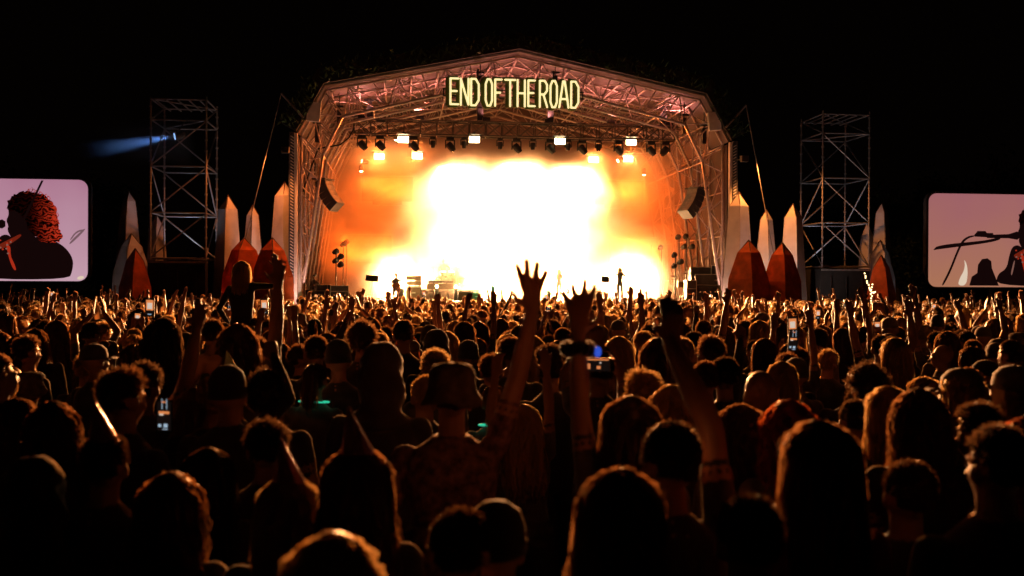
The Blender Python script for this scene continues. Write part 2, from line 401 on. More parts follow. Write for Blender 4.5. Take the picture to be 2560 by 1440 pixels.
# front masts: a padded dark sleeve with a pale edge and lacing
for sgn in (-1, 1):
    mb = MB(); mb.box((sgn * (HALF + 0.36), -0.15, 4.6 - z0), (0.24, 0.26, 9.3)); ms = build(mb, 'mast_sleeve', 'mast_dark', rf)
    mb = MB(); mb.box((sgn * (HALF + 0.16), -0.14, 4.6 - z0), (0.14, 0.2, 9.2)); build(mb, 'mast_edge', 'mast_white', ms)
    mb = MB()
    for k in range(60):
        zz = 0.4 + k * 0.145; mb.tube((sgn * (HALF + 0.25), -0.29, zz - z0), (sgn * (HALF + 0.40), -0.29, zz + 0.1 - z0), 0.018, n=5)
    build(mb, 'lacing', 'mast_white', ms)
    # pale ballast panel and stay bar at the knee
    mb = MB(); M = Matrix.Rotation(-sgn * math.radians(50), 3, 'Y')
    mb.box((sgn * 9.75, 0.0, 10.25 - z0), (0.9, 0.25, 0.6), M.transposed() if False else Matrix.Rotation(sgn * math.radians(85), 3, 'Y')); build(mb, 'knee_panel', 'mast_white', rf)
    rod('stay_bar', (sgn * 10.2, -0.45, 9.9 - z0), (sgn * 11.2, -0.5, 11.0 - z0), 0.05, 'scaffold', rf)
# guy cables from the roof to the ground
for sgn, px, py in ((-1, 632, 512), (1, 1915, 523)):
    p = SP(px, py, -0.6); w = S(p.x, p.y, p.z); t = S(sgn * 11.2, -0.5, 11.0)
    base = t + (w - t) * ((t.z - gz(48)) / (t.z - w.z))
    mb = MB(); mb.path([t - base, (t - base) * 0.45 + Vector((0, 0, -0.25)), Vector((0, 0, 0))], 0.022, n=6)
    tag(build(mb, 'guy_cable', 'scaffold', None, base), 'thin steel guy cable slanting down from the %s knee of the stage roof' % ('left' if sgn < 0 else 'right'), 'cable')

# ------------------------------------------------------------------ smoke on the stage
def smoke_mat():
    m = bpy.data.materials.new('stage_smoke'); m.use_nodes = True; nt = m.node_tree; N = nt.nodes; L = nt.links
    for n in list(N):
        if n.type == 'BSDF_PRINCIPLED': N.remove(n)
    out = N['Material Output']; vs = N.new('ShaderNodeVolumePrincipled')
    vs.inputs['Color'].default_value = (0.97, 0.78, 0.62, 1); vs.inputs['Anisotropy'].default_value = 0.45
    L.new(vs.outputs[0], out.inputs['Volume'])
    tc = N.new('ShaderNodeTexCoord'); no = N.new('ShaderNodeTexNoise')
    mp = N.new('ShaderNodeMapping'); mp.inputs['Location'].default_value = (3.1, 1.2, 4.4); mp.inputs['Scale'].default_value = (1, 0.8, 1.25)
    L.new(tc.outputs['Object'], mp.inputs[0])
    no.inputs['Scale'].default_value = 0.30; no.inputs['Detail'].default_value = 5; no.inputs['Roughness'].default_value = 0.6; no.inputs['Distortion'].default_value = 0.9
    L.new(mp.outputs[0], no.inputs['Vector'])
    mr = N.new('ShaderNodeMapRange'); mr.inputs[1].default_value = 0.45; mr.inputs[2].default_value = 0.63
    mr.inputs[3].default_value = 0.08; mr.inputs[4].default_value = 0.5
    L.new(no.outputs['Fac'], mr.inputs[0])
    sx = N.new('ShaderNodeSeparateXYZ'); L.new(tc.outputs['Object'], sx.inputs[0])
    hz = N.new('ShaderNodeMapRange'); hz.interpolation_type = 'SMOOTHSTEP'; hz.inputs[1].default_value = 10.1; hz.inputs[2].default_value = 9.3; hz.inputs[3].default_value = 0.06; hz.inputs[4].default_value = 1
    L.new(sx.outputs[2], hz.inputs[0])
    vz = N.new('ShaderNodeMapRange'); vz.interpolation_type = 'SMOOTHSTEP'; vz.inputs[1].default_value = 3.2; vz.inputs[2].default_value = 8.5; vz.inputs[3].default_value = 0.07; vz.inputs[4].default_value = 1
    L.new(sx.outputs[1], vz.inputs[0])
    m1 = N.new('ShaderNodeMath'); m1.operation = 'MULTIPLY'; m2 = N.new('ShaderNodeMath'); m2.operation = 'MULTIPLY'
    L.new(mr.outputs[0], m1.inputs[0]); L.new(hz.outputs[0], m1.inputs[1]); L.new(m1.outputs[0], m2.inputs[0]); L.new(vz.outputs[0], m2.inputs[1])
    L.new(m2.outputs[0], vs.inputs['Density'])
    MATS['stage_smoke'] = m
smoke_mat()
mb = MB(); mb.box((0, 7.5, 5.7), (19.8, 9.0, 8.7))
sm = build(mb, 'smoke', 'stage_smoke', None, S(0, 0, 0), (0, 0, YAW))
tag(sm, 'thick billowing smoke glowing orange and white across the stage', 'smoke', kind='stuff')

# ------------------------------------------------------------------ lighting truss
def box_truss(root, u0, u1, h, d, r, m, seg):
    for a in (-d / 2, d / 2):
        for b in (0, h): rod('chord', (u0, a, b), (u1, a, b), r, m, root)
    n = max(1, round((u1 - u0) / seg))
    for i in range(n + 1):
        u = u0 + (u1 - u0) * i / n
        for a in (-d / 2, d / 2): rod('upright', (u, a, 0), (u, a, h), r * 0.7, m, root)
        for b in (0, h): rod('cross_bar', (u, -d / 2, b), (u, d / 2, b), r * 0.7, m, root)
        if i < n:
            un = u0 + (u1 - u0) * (i + 1) / n
            for a in (-d / 2, d / 2):
                rod('brace', (u, a, 0), (un, a, h), r * 0.5, m, root); rod('brace', (u, a, h), (un, a, 0), r * 0.5, m, root)
TV = 3.4
pl = SP(885, 341, TV); pr = SP(1690, 347, TV); TZ = (pl.z + pr.z) / 2; TH = 0.72
tr = sthing('lighting_truss', 'long horizontal box truss hung with lamps across the stage', 'truss', ((pl.x + pr.x) / 2, TV, TZ))
TW = pr.x - pl.x
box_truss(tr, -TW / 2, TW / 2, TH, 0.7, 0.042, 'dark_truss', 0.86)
mb = MB()
for k in range(14):
    a = -TW / 2 + TW * (k + 0.2) / 14; b = a + TW / 14
    mb.path([(a, 0.2, TH + 0.02), ((a + b) / 2, 0.25, TH + rnd.uniform(0.02, 0.12)), (b, 0.2, TH + 0.02)], 0.035, n=5)
build(mb, 'cable_loom', 'black_cloth', tr)
# chain hoists
def roof_z(u): return 12.1 - abs(u) * 0.235
hoist_proto = None
hl = [(925, 'hoist hanging near the left end of the lighting truss'), (1200, 'hoist hanging under the E and O of the sign'), (1376, 'hoist hanging under the last word of the sign'), (1658, 'hoist hanging near the right end of the lighting truss')]
for px, lab in hl:
    p = SP(px, 300, TV)
    r = sthing('chain_hoist', 'black chain ' + lab, 'hoist', (p.x, TV, TZ + TH), group='chain hoists above the lighting truss')
    rz = roof_z(p.x) - TZ - TH
    mb = MB(); mb.box((0, 0, 0.42), (0.30, 0.26, 0.62)); mb.box((0, 0, 0.85), (0.22, 0.2, 0.2)); build(mb, 'motor', 'black_metal', r)
    mb = MB(); mb.box((0, 0, 1.02), (0.62, 0.3, 0.12)); build(mb, 'clamp_plate', 'black_metal', r)
    rod('chain', (0, 0, -0.1), (0, 0, 0.15), 0.03, 'black_metal', r); rod('chain', (0, 0, 0.9), (0, 0, max(1.2, rz)), 0.035, 'black_metal', r)
for px, py in ((1201, 205), (1388, 205), (848, 290), (793, 330), (1710, 310), (1760, 335)):
    p = SP(px, py, 1.0)
    side = {1201: 'left of the word OF', 1388: 'behind the word ROAD', 848: 'high at the left knee of the roof', 793: 'low at the left knee of the roof', 1710: 'high at the right knee of the roof', 1760: 'low at the right knee of the roof'}[px]
    r = sthing('chain_hoist', 'small black chain hoist hanging ' + side, 'hoist', (p.x, 1.0, p.z - 0.5), group='small chain hoists under the roof')
    mb = MB(); mb.box((0, 0, 0.4), (0.2, 0.2, 0.8)); build(mb, 'motor', 'black_metal', r)
    mb = MB(); mb.box((0, 0, 0.95), (0.42, 0.25, 0.1)); build(mb, 'clamp_plate', 'black_metal', r)
    rod('chain', (0, 0, 0.8), (0, 0, 1.6), 0.025, 'black_metal', r)
# long black cable looping from the truss to the left leg
pts = [SP(x, y, 2.2) for x, y in ((885, 320), (872, 345), (850, 362), (820, 367), (795, 372), (785, 400), (770, 440), (757, 480))]
o0 = pts[0].copy(); mb = MB(); mb.path([p - o0 for p in pts], 0.04, n=6)
tag(build(mb, 'power_cable', 'black_cloth', None, S(*o0), (0, 0, YAW), smooth=True), 'thick black cable sagging from the truss to the left roof leg', 'cable')

# moving heads under the truss
def moving_head(big):
    k = 1.0 if big else 0.72
    r = thing('moving_head_light', '', 'stage light', group='moving heads under the lighting truss')
    mb = MB(); mb.box((0, 0, -0.09 * k), (0.40 * k, 0.34 * k, 0.16 * k)); mb.box((0, 0, -0.005), (0.12, 0.1, 0.05)); build(mb, 'base', 'black_metal', r)
    mb = MB()
    for s_ in (-1, 1): mb.box((s_ * 0.23 * k, 0, -0.36 * k), (0.06 * k, 0.14 * k, 0.44 * k))
    mb.box((0, 0, -0.185 * k), (0.44 * k, 0.16 * k, 0.03 * k)); build(mb, 'yoke', 'black_metal', r)
    mb = MB(); mb.lathe([(0.001, -0.78 * k), (0.13 * k, -0.78 * k), (0.155 * k, -0.68 * k), (0.185 * k, -0.55 * k), (0.185 * k, -0.36 * k), (0.16 * k, -0.28 * k), (0.001, -0.26 * k)], n=14)
    h = build(mb, 'lamp_head', 'black_metal', r, smooth=False)
    mb = MB(); mb.lathe([(0.001, -0.792 * k), (0.11 * k, -0.79 * k), (0.11 * k, -0.784 * k), (0.001, -0.784 * k)], n=14); build(mb, 'lens', 'lens_glass', h)
    return r
BIGP, SMALLP = moving_head(True), moving_head(False)
heads = [(905, 1, 40), (950, 1, 0), (1034, 1, 0), (1082, 0, 0), (1125, 1, 0), (1160, 0, 0), (1250, 0, 0), (1291, 1, 0), (1332, 0, 0), (1375, 1, 0), (1420, 0, 0), (1455, 1, 0), (1496, 0, 0), (1546, 1, 0), (1627, 1, 0), (1663, 1, -40)]
ORD = ['leftmost', 'second from left', 'third from left', 'fourth from left', 'fifth from left', 'sixth from left', 'seventh from left', 'eighth from left', 'ninth from left', 'tenth from left', 'eleventh from left', 'twelfth from left'] + ['number %d from left' % k for k in range(13, 60)]
first = {0: True, 1: True}; cnt = {0: 0, 1: 0}
for px, big, tilt in heads:
    p = SP(px, 345, TV)
    lab = ('large' if big else 'small') + ' black moving head light, %s of its size under the truss' % ORD[cnt[big]]
    if tilt: lab = 'large black moving head tilted %s at the %s end of the truss' % (('right', 'left') if tilt > 0 else ('left', 'right'))
    else: cnt[big] += 1
    src = BIGP if big else SMALLP
    o = src if first[big] else dup(src); first[big] = False
    o['label'] = lab; o.location = S(p.x, TV, TZ - 0.05); o.rotation_euler = (0, 0, YAW)
    if tilt:
        for ch in o.children:
            if ch.name.startswith('lamp_head'):
                # swing the head about the yoke's axle
                ch.location = Vector((0, 0, -0.46)) - Matrix.Rotation(math.radians(-tilt), 3, 'Y') @ Vector((0, 0, -0.46)); ch.rotation_euler = (0, math.radians(-tilt), 0)
# blinders facing the crowd
AMBER = (1.0, 0.275, 0.048)
def blinder(px, py, v, lab, w, h, power, hot='lens_hot', col=AMBER, tgt=(0, 14, 1.5), spot=130, hang=True):
    p = SP(px, py, v)
    r = sthing('blinder_light', lab, 'stage light', (p.x, v, p.z), group='bright lamps facing the crowd')
    mb = MB(); mb.box((0, 0.1, 0), (w + 0.1, 0.18, h + 0.1)); build(mb, 'housing', 'black_metal', r)
    mb = MB(); mb.box((0, 0.0, 0), (w, 0.015, h)); build(mb, 'lens', hot, r)
    if hang:
        mb = MB(); mb.box((0, 0.1, h / 2 + 0.15), (0.06, 0.06, 0.28)); build(mb, 'bracket', 'black_metal', r)
    mb = MB(); mb.box((0, -0.22, h / 2 + 0.075), (w + 0.2, 0.5, 0.02)); build(mb, 'added_visor', 'black_metal', r)  # added flap that keeps the blinder's upward light off the roof
    if power: light('lamp', 'SPOT', S(p.x, v - 0.12, p.z), power, col, r, target=tgt, size=0.12, spot=spot, blend=1.0)
    return r
BP = 62000
for px, py, lab in ((1008, 349, 'bright rectangular blinder lamp above the seated guitarist, left half of truss'), (1186, 349, 'bright rectangular blinder lamp under the word OF'), (1400, 353, 'bright rectangular blinder lamp under the word ROAD'), (1578, 355, 'bright rectangular blinder lamp above the violinist')):
    if px in (1008, 1578): blinder(px, py, TV - 0.1, lab, 0.52, 0.30, BP * 0.09, col=(1.0, 0.19, 0.03), tgt=((px - 1290) * 0.05, 25, 1), spot=95)
    else: blinder(px, py, TV - 0.1, lab, 0.52, 0.30, BP, tgt=(0, 3, 1.4), spot=50)
for px, py, lab in ((948, 391, 'glowing blinder lamp at the left of the rear row'), (1043, 390, 'glowing blinder lamp second in the rear row'), (1484, 399, 'glowing blinder lamp third in the rear row'), (1570, 397, 'glowing blinder lamp at the right of the rear row')):
    blinder(px, py, 8.6, lab, 0.55, 0.32, 1300, col=(1.0, 0.24, 0.04), tgt=((px - 1280) * 0.03, 20, 1), spot=80)
# small beams in the haze
for px, py, tx, ty, lab in ((903, 428, 903, 640, 'small spotlight throwing an amber beam straight down on the left'), (905, 403, 760, 380, 'small spotlight throwing an amber beam sideways on the left'), (1610, 437, 1610, 640, 'small spotlight throwing an amber beam straight down on the right'), (990, 350, 985, 600, 'small spotlight under the truss beside the left blinder'), (1545, 402, 1420, 470, 'small spotlight throwing a beam down left at the rear')):
    v = 7.5; p = SP(px, py, v); q = SP(tx, ty, v - 0.5)
    r = sthing('spotlight', lab, 'stage light', tuple(p), group='small spotlights at the back of the stage')
    d = (q - p).normalized(); M = d.to_track_quat('-Z', 'Y').to_matrix()
    mb = MB(); mb.lathe([(0.001, 0.0), (0.10, 0.0), (0.13, 0.08), (0.13, 0.3), (0.08, 0.36), (0.001, 0.37)], n=12); h = build(mb, 'housing', 'black_metal', r); h.rotation_euler = M.to_euler()
    mb = MB(); mb.lathe([(0.001, -0.02), (0.095, -0.02), (0.095, -0.008), (0.001, -0.008)], n=12); l_ = build(mb, 'lens', 'lens_hot', h)
    light('lamp', 'SPOT', S(*(p + d * 0.1)), 900, (1, 0.40, 0.07), r, target=S(*q), size=0.06, spot=22, blend=0.5)

# flood banks buried in the smoke at the back of the stage
def flood(uvz, tgt, power, w, h, lab, col, hot='lens_hot'):
    r = sthing('flood_light', lab, 'stage light', uvz, group='flood lights buried in the smoke')
    mb = MB(); mb.box((0, 0.2, 0), (w + 0.12, 0.25, h + 0.12)); build(mb, 'housing', 'black_metal', r)
    mb = MB()
    n = max(2, int(w / 0.3))
    for i in range(n): mb.box((-w / 2 + w * (i + 0.5) / n, 0.06, 0), (w / n - 0.05, 0.02, h))
    build(mb, 'lens', 'lens_warm' if col == FL else 'lens_glass', r)
    mb = MB(); mb.box((0, 0.2, -h / 2 - 0.15), (w * 0.6, 0.3, 0.2)); build(mb, 'foot', 'black_metal', r)
    lo = light('lamp', 'AREA', S(uvz[0], uvz[1] - 0.02, uvz[2]), power, col, r, target=S(*tgt), size=w, sy=h); lo.data.spread = math.radians(62 if col == FL else 150)
    return r
FL = (1.0, 0.50, 0.20)
FO = (1.0, 0.15, 0.014)
FP = 5200
for (u, v, z, tu, tv, tz, k, lab) in (
    (-2.6, 10.6, 8.8, -1.6, 0, 3.2, 1.0, 'broad flood light high in the smoke, left of centre'), (1.2, 10.6, 9.0, 0.8, 0, 3.2, 1.2, 'broad flood light high in the smoke at centre'), (4.4, 10.6, 8.8, 3.0, 0, 3.2, 1.0, 'broad flood light high in the smoke, right of centre'),
    (-1.6, 10.4, 5.6, -1, 0, 2.4, 1.7, 'broad flood light at mid height left of centre'), (3.2, 10.4, 5.6, 2, 0, 2.4, 1.8, 'broad flood light at mid height right of centre'),
    (-5.6, 9.8, 2.3, -5.0, 0, 2.0, 0.75, 'low flood light on deck behind the seated guitarist'), (-0.5, 9.8, 2.2, 0, 0, 2.2, 1.0, 'low flood light on deck behind the singer'), (3.8, 9.8, 2.2, 3, 0, 2.2, 1.0, 'low flood light on deck right of the singer'), (7.2, 9.6, 2.4, 6.5, 0, 2.2, 0.75, 'low flood light on deck behind the violinist'),
    (-7.6, 9.4, 4.2, -8.0, 0, 4, -0.07, 'amber side flood at mid height on the left'), (8.0, 9.4, 4.2, 8.2, 0, 4, -0.08, 'amber side flood at mid height on the right'), (-6.4, 9.8, 7.6, -7.2, 0, 4.5, -0.13, 'amber side flood high on the left'), (7.2, 9.8, 7.6, 7.6, 0, 4.5, -0.12, 'amber side flood high on the right')):
    flood((u, v, z), (tu, tv, tz), FP * abs(k), 1.7 if k > 0 else 2.8, 0.5 if k > 0 else 1.3, lab, FL if k > 0 else FO)
# added fill lamps on the truss, pink stand-ins for light bounced off the smoke
for px, lab, pw in ((905, 'added upward fill lamp on the left end of the truss', 0.4), (1050, 'added upward fill lamp on the truss above the seated guitarist', 0.45), (1215, 'added upward fill lamp on the truss left of its middle', 0.5), (1370, 'added upward fill lamp on the truss right of its middle', 0.5), (1525, 'added upward fill lamp on the truss above the violinist', 0.45), (1670, 'added upward fill lamp on the right end of the truss', 0.4)):
    p = SP(px, 300, TV)
    r = sthing('added_fill_light', lab, 'stage light', (p.x, TV - 0.2, TZ + TH + 0.05), group='added fill lamps on the truss')
    mb = MB(); mb.box((0, 0, 0.1), (0.4, 0.22, 0.18)); build(mb, 'housing', 'black_metal', r)
    mb = MB(); mb.box((0, 0, 0.2), (0.36, 0.18, 0.015)); build(mb, 'lens', 'lens_glass', r)
    light('lamp', 'SPOT', S(p.x, TV - 0.2, TZ + TH + 0.35), 760 * pw, (1.0, 0.30, 0.24), r, target=S(p.x * 1.0, 2.6, 13.5), size=0.15, spot=165, blend=0.6)
for sgn in (-1, 1):  # added lamps in the pit that brighten the roof legs and mast edges
    r = sthing('added_fill_light', 'added fill lamp in the pit brightening the %s roof leg' % ('left' if sgn < 0 else 'right'), 'stage light', (sgn * 9.7, -1.3, gz(47)), group='added fill lamps in the pit')
    mb = MB(); mb.box((0, 0, 0.12), (0.4, 0.3, 0.22)); build(mb, 'housing', 'black_metal', r)
    mb = MB(); mb.box((0, 0, 0.24), (0.34, 0.24, 0.015)); build(mb, 'lens', 'lens_glass', r)
    light('lamp', 'SPOT', S(sgn * 9.7, -1.3, 0.2), 520, (1.0, 0.55, 0.42), r, target=S(sgn * 10.5, -0.1, 5), size=0.12, spot=90, blend=0.8)

# ------------------------------------------------------------------ the neon sign
LET = {'E': [[(1, 1), (0.1, 1), (0.1, 0.02), (1, 0.02)], [(0.1, 0.52), (0.8, 0.52)]],
       'N': [[(0.05, 0), (0.05, 1), (0.95, 0.02), (0.95, 1)]],
       'D': [[(0.08, 0), (0.08, 1), (0.6, 1), (0.95, 0.8), (0.95, 0.2), (0.6, 0), (0.08, 0)]],
       'O': [[(0.05, 0.2), (0.05, 0.82), (0.3, 1), (0.7, 1), (0.95, 0.82), (0.95, 0.2), (0.7, 0), (0.3, 0), (0.05, 0.2)]],
       'F': [[(0.1, 0), (0.1, 1), (1, 1)], [(0.1, 0.5), (0.8, 0.5)]],
       'T': [[(0, 1), (1, 1)], [(0.5, 1), (0.5, 0)]],
       'H': [[(0.05, 1), (0.05, 0)], [(0.95, 1), (0.95, 0)], [(0.05, 0.5), (0.95, 0.5)]],
       'R': [[(0.06, 0), (0.06, 1), (0.65, 1), (0.92, 0.85), (0.92, 0.62), (0.6, 0.48), (0.06, 0.48)], [(0.5, 0.48), (0.95, 0)]],
       'A': [[(0.0, 0), (0.4, 1), (0.6, 1), (1.0, 0)], [(0.16, 0.32), (0.84, 0.32)]]}
sg_v = -0.05
pA = SP(1122, 262, sg_v); pB = SP(1447, 205, sg_v); SH = pB.z - pA.z
sg = sthing('neon_sign', 'glowing cream neon sign reading END OF THE ROAD under the roof peak', 'sign', ((pA.x + pB.x) / 2, sg_v, pA.z))
cu = (pA.x + pB.x) / 2
for ch, x0, x1 in (('E', 1122, 1144), ('N', 1149, 1170), ('D', 1174, 1196), ('O', 1211, 1229), ('F', 1234, 1252), ('T', 1261, 1286), ('H', 1291, 1311), ('E', 1317, 1335), ('R', 1346, 1367), ('O', 1373, 1391), ('A', 1396, 1419), ('D', 1424, 1445)):
    a = SP(x0, 240, sg_v).x - cu; b = SP(x1, 240, sg_v).x - cu; w = b - a
    body = MB(); tube = MB()
    for st_ in LET[ch]:
        P = [(a + w * x, SH * y) for x, y in st_]
        for (xa, za), (xb, zb) in zip(P, P[1:]):
            t = Vector((xb - xa, zb - za)).normalized(); n = Vector((-t.y, t.x)) * 0.14; e = t * 0.05
            body.poly([(xa - e.x + n.x - 0.05, za - e.y + n.y), (xb + e.x + n.x - 0.05, zb + e.y + n.y), (xb + e.x - n.x - 0.05, zb + e.y - n.y), (xa - e.x - n.x - 0.05, za - e.y - n.y)], rnd.uniform(0, 0.006), 0.16)
            tube.capsule((xa + 0.035, -0.06, za), (xb + 0.035, -0.06, zb), 0.05, n=7, rings=2)
    lo = build(body, 'letter', 'sign_body', sg); lo['label'] = 'dark olive letter %s' % ch
    build(tube, 'neon_tube', 'neon', lo, smooth=True)
for zz in (0.38, 0.64): rod('sign_rail', (-3.45, 0.24, SH * zz), (3.45, 0.24, SH * zz), 0.04, 'black_metal', sg)
for k in range(9): rod('sign_upright', (-3.4 + k * 0.85, 0.24, SH * 0.38), (-3.4 + k * 0.85, 0.24, SH * 0.64), 0.03, 'black_metal', sg)
for u in (-1.75, 1.95): rod('hanger', (u, 0.24, SH * 0.5), (u, 0.24, SH + 0.55), 0.05, 'black_metal', sg)

# ------------------------------------------------------------------ line arrays
for sgn, px, py, lab in ((-1, 808, 452, 'curved black loudspeaker array hanging at the left side of the stage'), (1, 1742, 474, 'curved black loudspeaker array hanging at the right side of the stage')):
    p = SP(px, py, 1.6)
    r = sthing('line_array', lab, 'loudspeaker', tuple(p), rotz=sgn * math.radians(-66), group='hanging loudspeaker arrays')
    mb = MB(); mb.box((0, 0, 0.06), (1.0, 0.75, 0.07)); build(mb, 'fly_frame', 'black_metal', r)
    y, z, a = 0.0, 0.0, math.radians(16)
    for k in range(5):
        M = Matrix.Rotation(-a, 3, 'X'); hh = 0.31
        c = Vector((0, y, z)) + M @ Vector((0, 0, -hh / 2))
        mb = MB(); mb.box(c, (0.80, 0.55, hh - 0.015), M); cab = build(mb, 'cabinet', 'black_metal', r)
        mb = MB(); mb.box(c + M @ Vector((0, -0.29, 0)), (0.76, 0.02, hh - 0.05), M); build(mb, 'grille', 'array_grille', cab)
        e = Vector((0, y, z)) + M @ Vector((0, 0, -hh)); y, z = e.y, e.z; a += math.radians(7)
    for ux in (-0.4, 0.4): rod('hanging_chain', (ux, 0, 0.08), (ux * 0.6, 0, 2.6), 0.02, 'alu', r)

# ------------------------------------------------------------------ scaffold towers
def tower(pxs, D, ztop, zbase, lab, baselab, side, warm):
    # pxs: front-left and front-right pixel columns
    yaw = YAW
    a = at(pxs[0], 600, D); wid = (pxs[1] - pxs[0]) / FPX * D
    dep = 2.7
    root = thing('scaffold_tower', lab, 'scaffold tower', (a.x, a.y, zbase), yaw)
    H = ztop - zbase
    cor = [(0, 0), (wid, 0), (wid, dep), (0, dep)]
    for x, y in cor: rod('standard', (x, y, 0), (x, y, H + 0.12), 0.042, 'scaffold', root)
    nb = 3; hb = (H - 1.0) / nb
    lv = [0.05] + [hb * (k + 1) for k in range(nb)] + [H - 0.05]
    for z in lv:
        for i in range(4):
            p, q = cor[i], cor[(i + 1) % 4]; rod('ledger', (*p, z), (*q, z), 0.036, 'scaffold', root)
    for k in range(nb):
        za = lv[k] + 0.04; zb = lv[k + 1] - 0.04
        f = (cor[0], cor[1]) if side < 0 else (cor[1], cor[0])
        rod('diagonal', (*f[0], za), (*f[1], zb), 0.034, 'scaffold', root)
        f = (cor[3], cor[2]) if side > 0 else (cor[2], cor[3])
        rod('diagonal', (*f[0], za), (*f[1], zb), 0.034, 'scaffold', root)
        for x in (0, wid): rod('diagonal', (x, dep if k % 2 else 0, za), (x, 0 if k % 2 else dep, zb), 0.034, 'scaffold', root)
    for x in (0, wid): rod('diagonal', (x, 0, lv[-2]), (x, dep, lv[-1]), 0.032, 'scaffold', root)
    rod('top_brace', (0, 0, lv[-1]), (wid, dep, lv[-1]), 0.03, 'scaffold', root); rod('top_brace', (wid, 0, lv[-2]), (0, dep, lv[-2]), 0.03, 'scaffold', root)
    for k in range(5): rod('top_beam', (wid * (k + 0.5) / 5, -0.15, H - 0.12), (wid * (k + 0.5) / 5, dep + 0.15, H - 0.12), 0.032, 'scaffold', root)
    for x, y in cor:
        for k in range(12):
            mb = None
    # couplers on the standards share one mesh
    mbc = MB(); mbc.lathe([(0.05, -0.04), (0.068, -0.04), (0.068, 0.04), (0.05, 0.04)], n=8); me = mbc.mesh('coupler'); me.materials.append(MATS['scaffold'])
    for x, y in cor:
        for z in np.arange(0.5, H, 0.5): link('coupler', me, None, root, (x, y, float(z)))
    zg = gz(a.y)
    bs = thing('tower_base', baselab, 'equipment box', (a.x, a.y, zg), yaw)
    hb_ = zbase - zg - 0.06
    mb = MB(); mb.box((wid / 2 - 0.05, dep / 2, hb_ / 2), (wid + 0.1, dep + 0.2, hb_)); build(mb, 'drape', 'black_cloth', bs)
    mb = MB(); mb.box((wid / 2, -0.14, hb_ - 0.06), (wid + 0.2, 0.06, 0.08)); build(mb, 'top_rail', 'scaffold', bs)
    for k in range(3):
        mb = MB(); mb.box((wid * (k + 0.5) / 3, -0.125, hb_ * 0.45), (0.03, 0.03, hb_ * 0.85)); build(mb, 'seam', 'black_metal', bs)
    # a cool work lamp at the foot of the tower
    wl = thing('work_lamp', 'small cool white work lamp at the foot of the %s scaffold tower' % ('left' if side < 0 else 'right'), 'lamp', (0, 0, 0), yaw)
    c = Matrix.Rotation(yaw, 3, 'Z') @ Vector((wid * 0.45, dep * 0.75, 0)) + Vector((a.x, a.y, zbase)); wl.location = c
    mb = MB(); mb.box((0, 0, 0.09), (0.3, 0.2, 0.16)); build(mb, 'housing', 'black_metal', wl)
    mb = MB(); mb.box((0, 0, 0.18), (0.24, 0.15, 0.012)); build(mb, 'lens', 'lens_glass', wl)
    light('lamp', 'SPOT', c + Vector((0, 0, 0.3)), 110, (0.72, 0.82, 1.0), wl, target=c + Vector((0, -0.3, 6)), size=0.1, spot=150, blend=0.6)
    return root, wid, dep
TL, wl_, dl_ = tower((376, 511), 45.6, 10.62, 3.22, 'tall scaffold tower left of the stage with a lamp beam', 'black draped box carrying the left scaffold tower', -1, 0)
TR, wr_, dr_ = tower((2056, 2178), 49.6, 10.75, 3.05, 'tall scaffold tower right of the stage', 'black draped box carrying the right scaffold tower', 1, 1)
# blue lamp on the left tower and the mist its beam shows in
p = at(436, 341, 46.6); q = at(225, 372, 44.9)
bl = thing('spotlight', 'small spotlight throwing a blue beam left from the left scaffold tower', 'stage light', p, 0)
d = (q - p).normalized(); M = d.to_track_quat('-Z', 'Y').to_matrix()
mb = MB(); mb.lathe([(0.001, 0.02), (0.17, 0.02), (0.20, 0.1), (0.20, 0.42), (0.12, 0.5), (0.001, 0.5)], n=14); h = build(mb, 'housing', 'black_metal', bl); h.rotation_euler = M.to_euler()
mb = MB(); mb.lathe([(0.001, 0.0), (0.165, 0.0), (0.165, 0.015), (0.001, 0.015)], n=14); build(mb, 'lens', 'lens_blue', h)
rod('bracket', (0, 0, 0), (0.5, 0.3, 0.9), 0.03, 'black_metal', bl)
light('lamp', 'SPOT', p + d * 0.12, 9000, (0.16, 0.38, 1.0), bl, target=q + Vector((0, 0, -0.1)), size=0.10, spot=17, blend=0.75)
def mist_mat():
    m = bpy.data.materials.new('beam_mist'); m.use_nodes = True; nt = m.node_tree; N = nt.nodes; L = nt.links
    N.remove(N['Principled BSDF']); vs = N.new('ShaderNodeVolumePrincipled'); vs.inputs['Color'].default_value = (0.95, 0.95, 0.95, 1)
    vs.inputs['Anisotropy'].default_value = 0.2
    tc = N.new('ShaderNodeTexCoord'); sx = N.new('ShaderNodeSeparateXYZ'); L.new(tc.outputs['Object'], sx.inputs[0])
    mr = N.new('ShaderNodeMapRange'); mr.interpolation_type = 'SMOOTHSTEP'; mr.inputs[1].default_value = -2.4; mr.inputs[2].default_value = 1.6; mr.inputs[3].default_value = 0.0; mr.inputs[4].default_value = 0.05
    L.new(sx.outputs[0], mr.inputs[0])
    cb = N.new('ShaderNodeCombineXYZ'); L.new(sx.outputs[1], cb.inputs[1]); L.new(sx.outputs[2], cb.inputs[2]); ln = N.new('ShaderNodeVectorMath'); ln.operation = 'LENGTH'; L.new(cb.outputs[0], ln.inputs[0])
    m2 = N.new('ShaderNodeMapRange'); m2.interpolation_type = 'SMOOTHSTEP'; m2.inputs[1].default_value = 1.25; m2.inputs[2].default_value = 0.35; L.new(ln.outputs['Value'], m2.inputs[0])
    m3 = N.new('ShaderNodeMath'); m3.operation = 'MULTIPLY'; L.new(mr.outputs[0], m3.inputs[0]); L.new(m2.outputs[0], m3.inputs[1]); L.new(m3.outputs[0], vs.inputs['Density']); L.new(vs.outputs[0], N['Material Output'].inputs['Volume'])
    MATS['beam_mist'] = m
mist_mat()
mc = (p + q) / 2
mb = MB(); mb.box((0, 0, 0), (5.2, 3.4, 2.6))
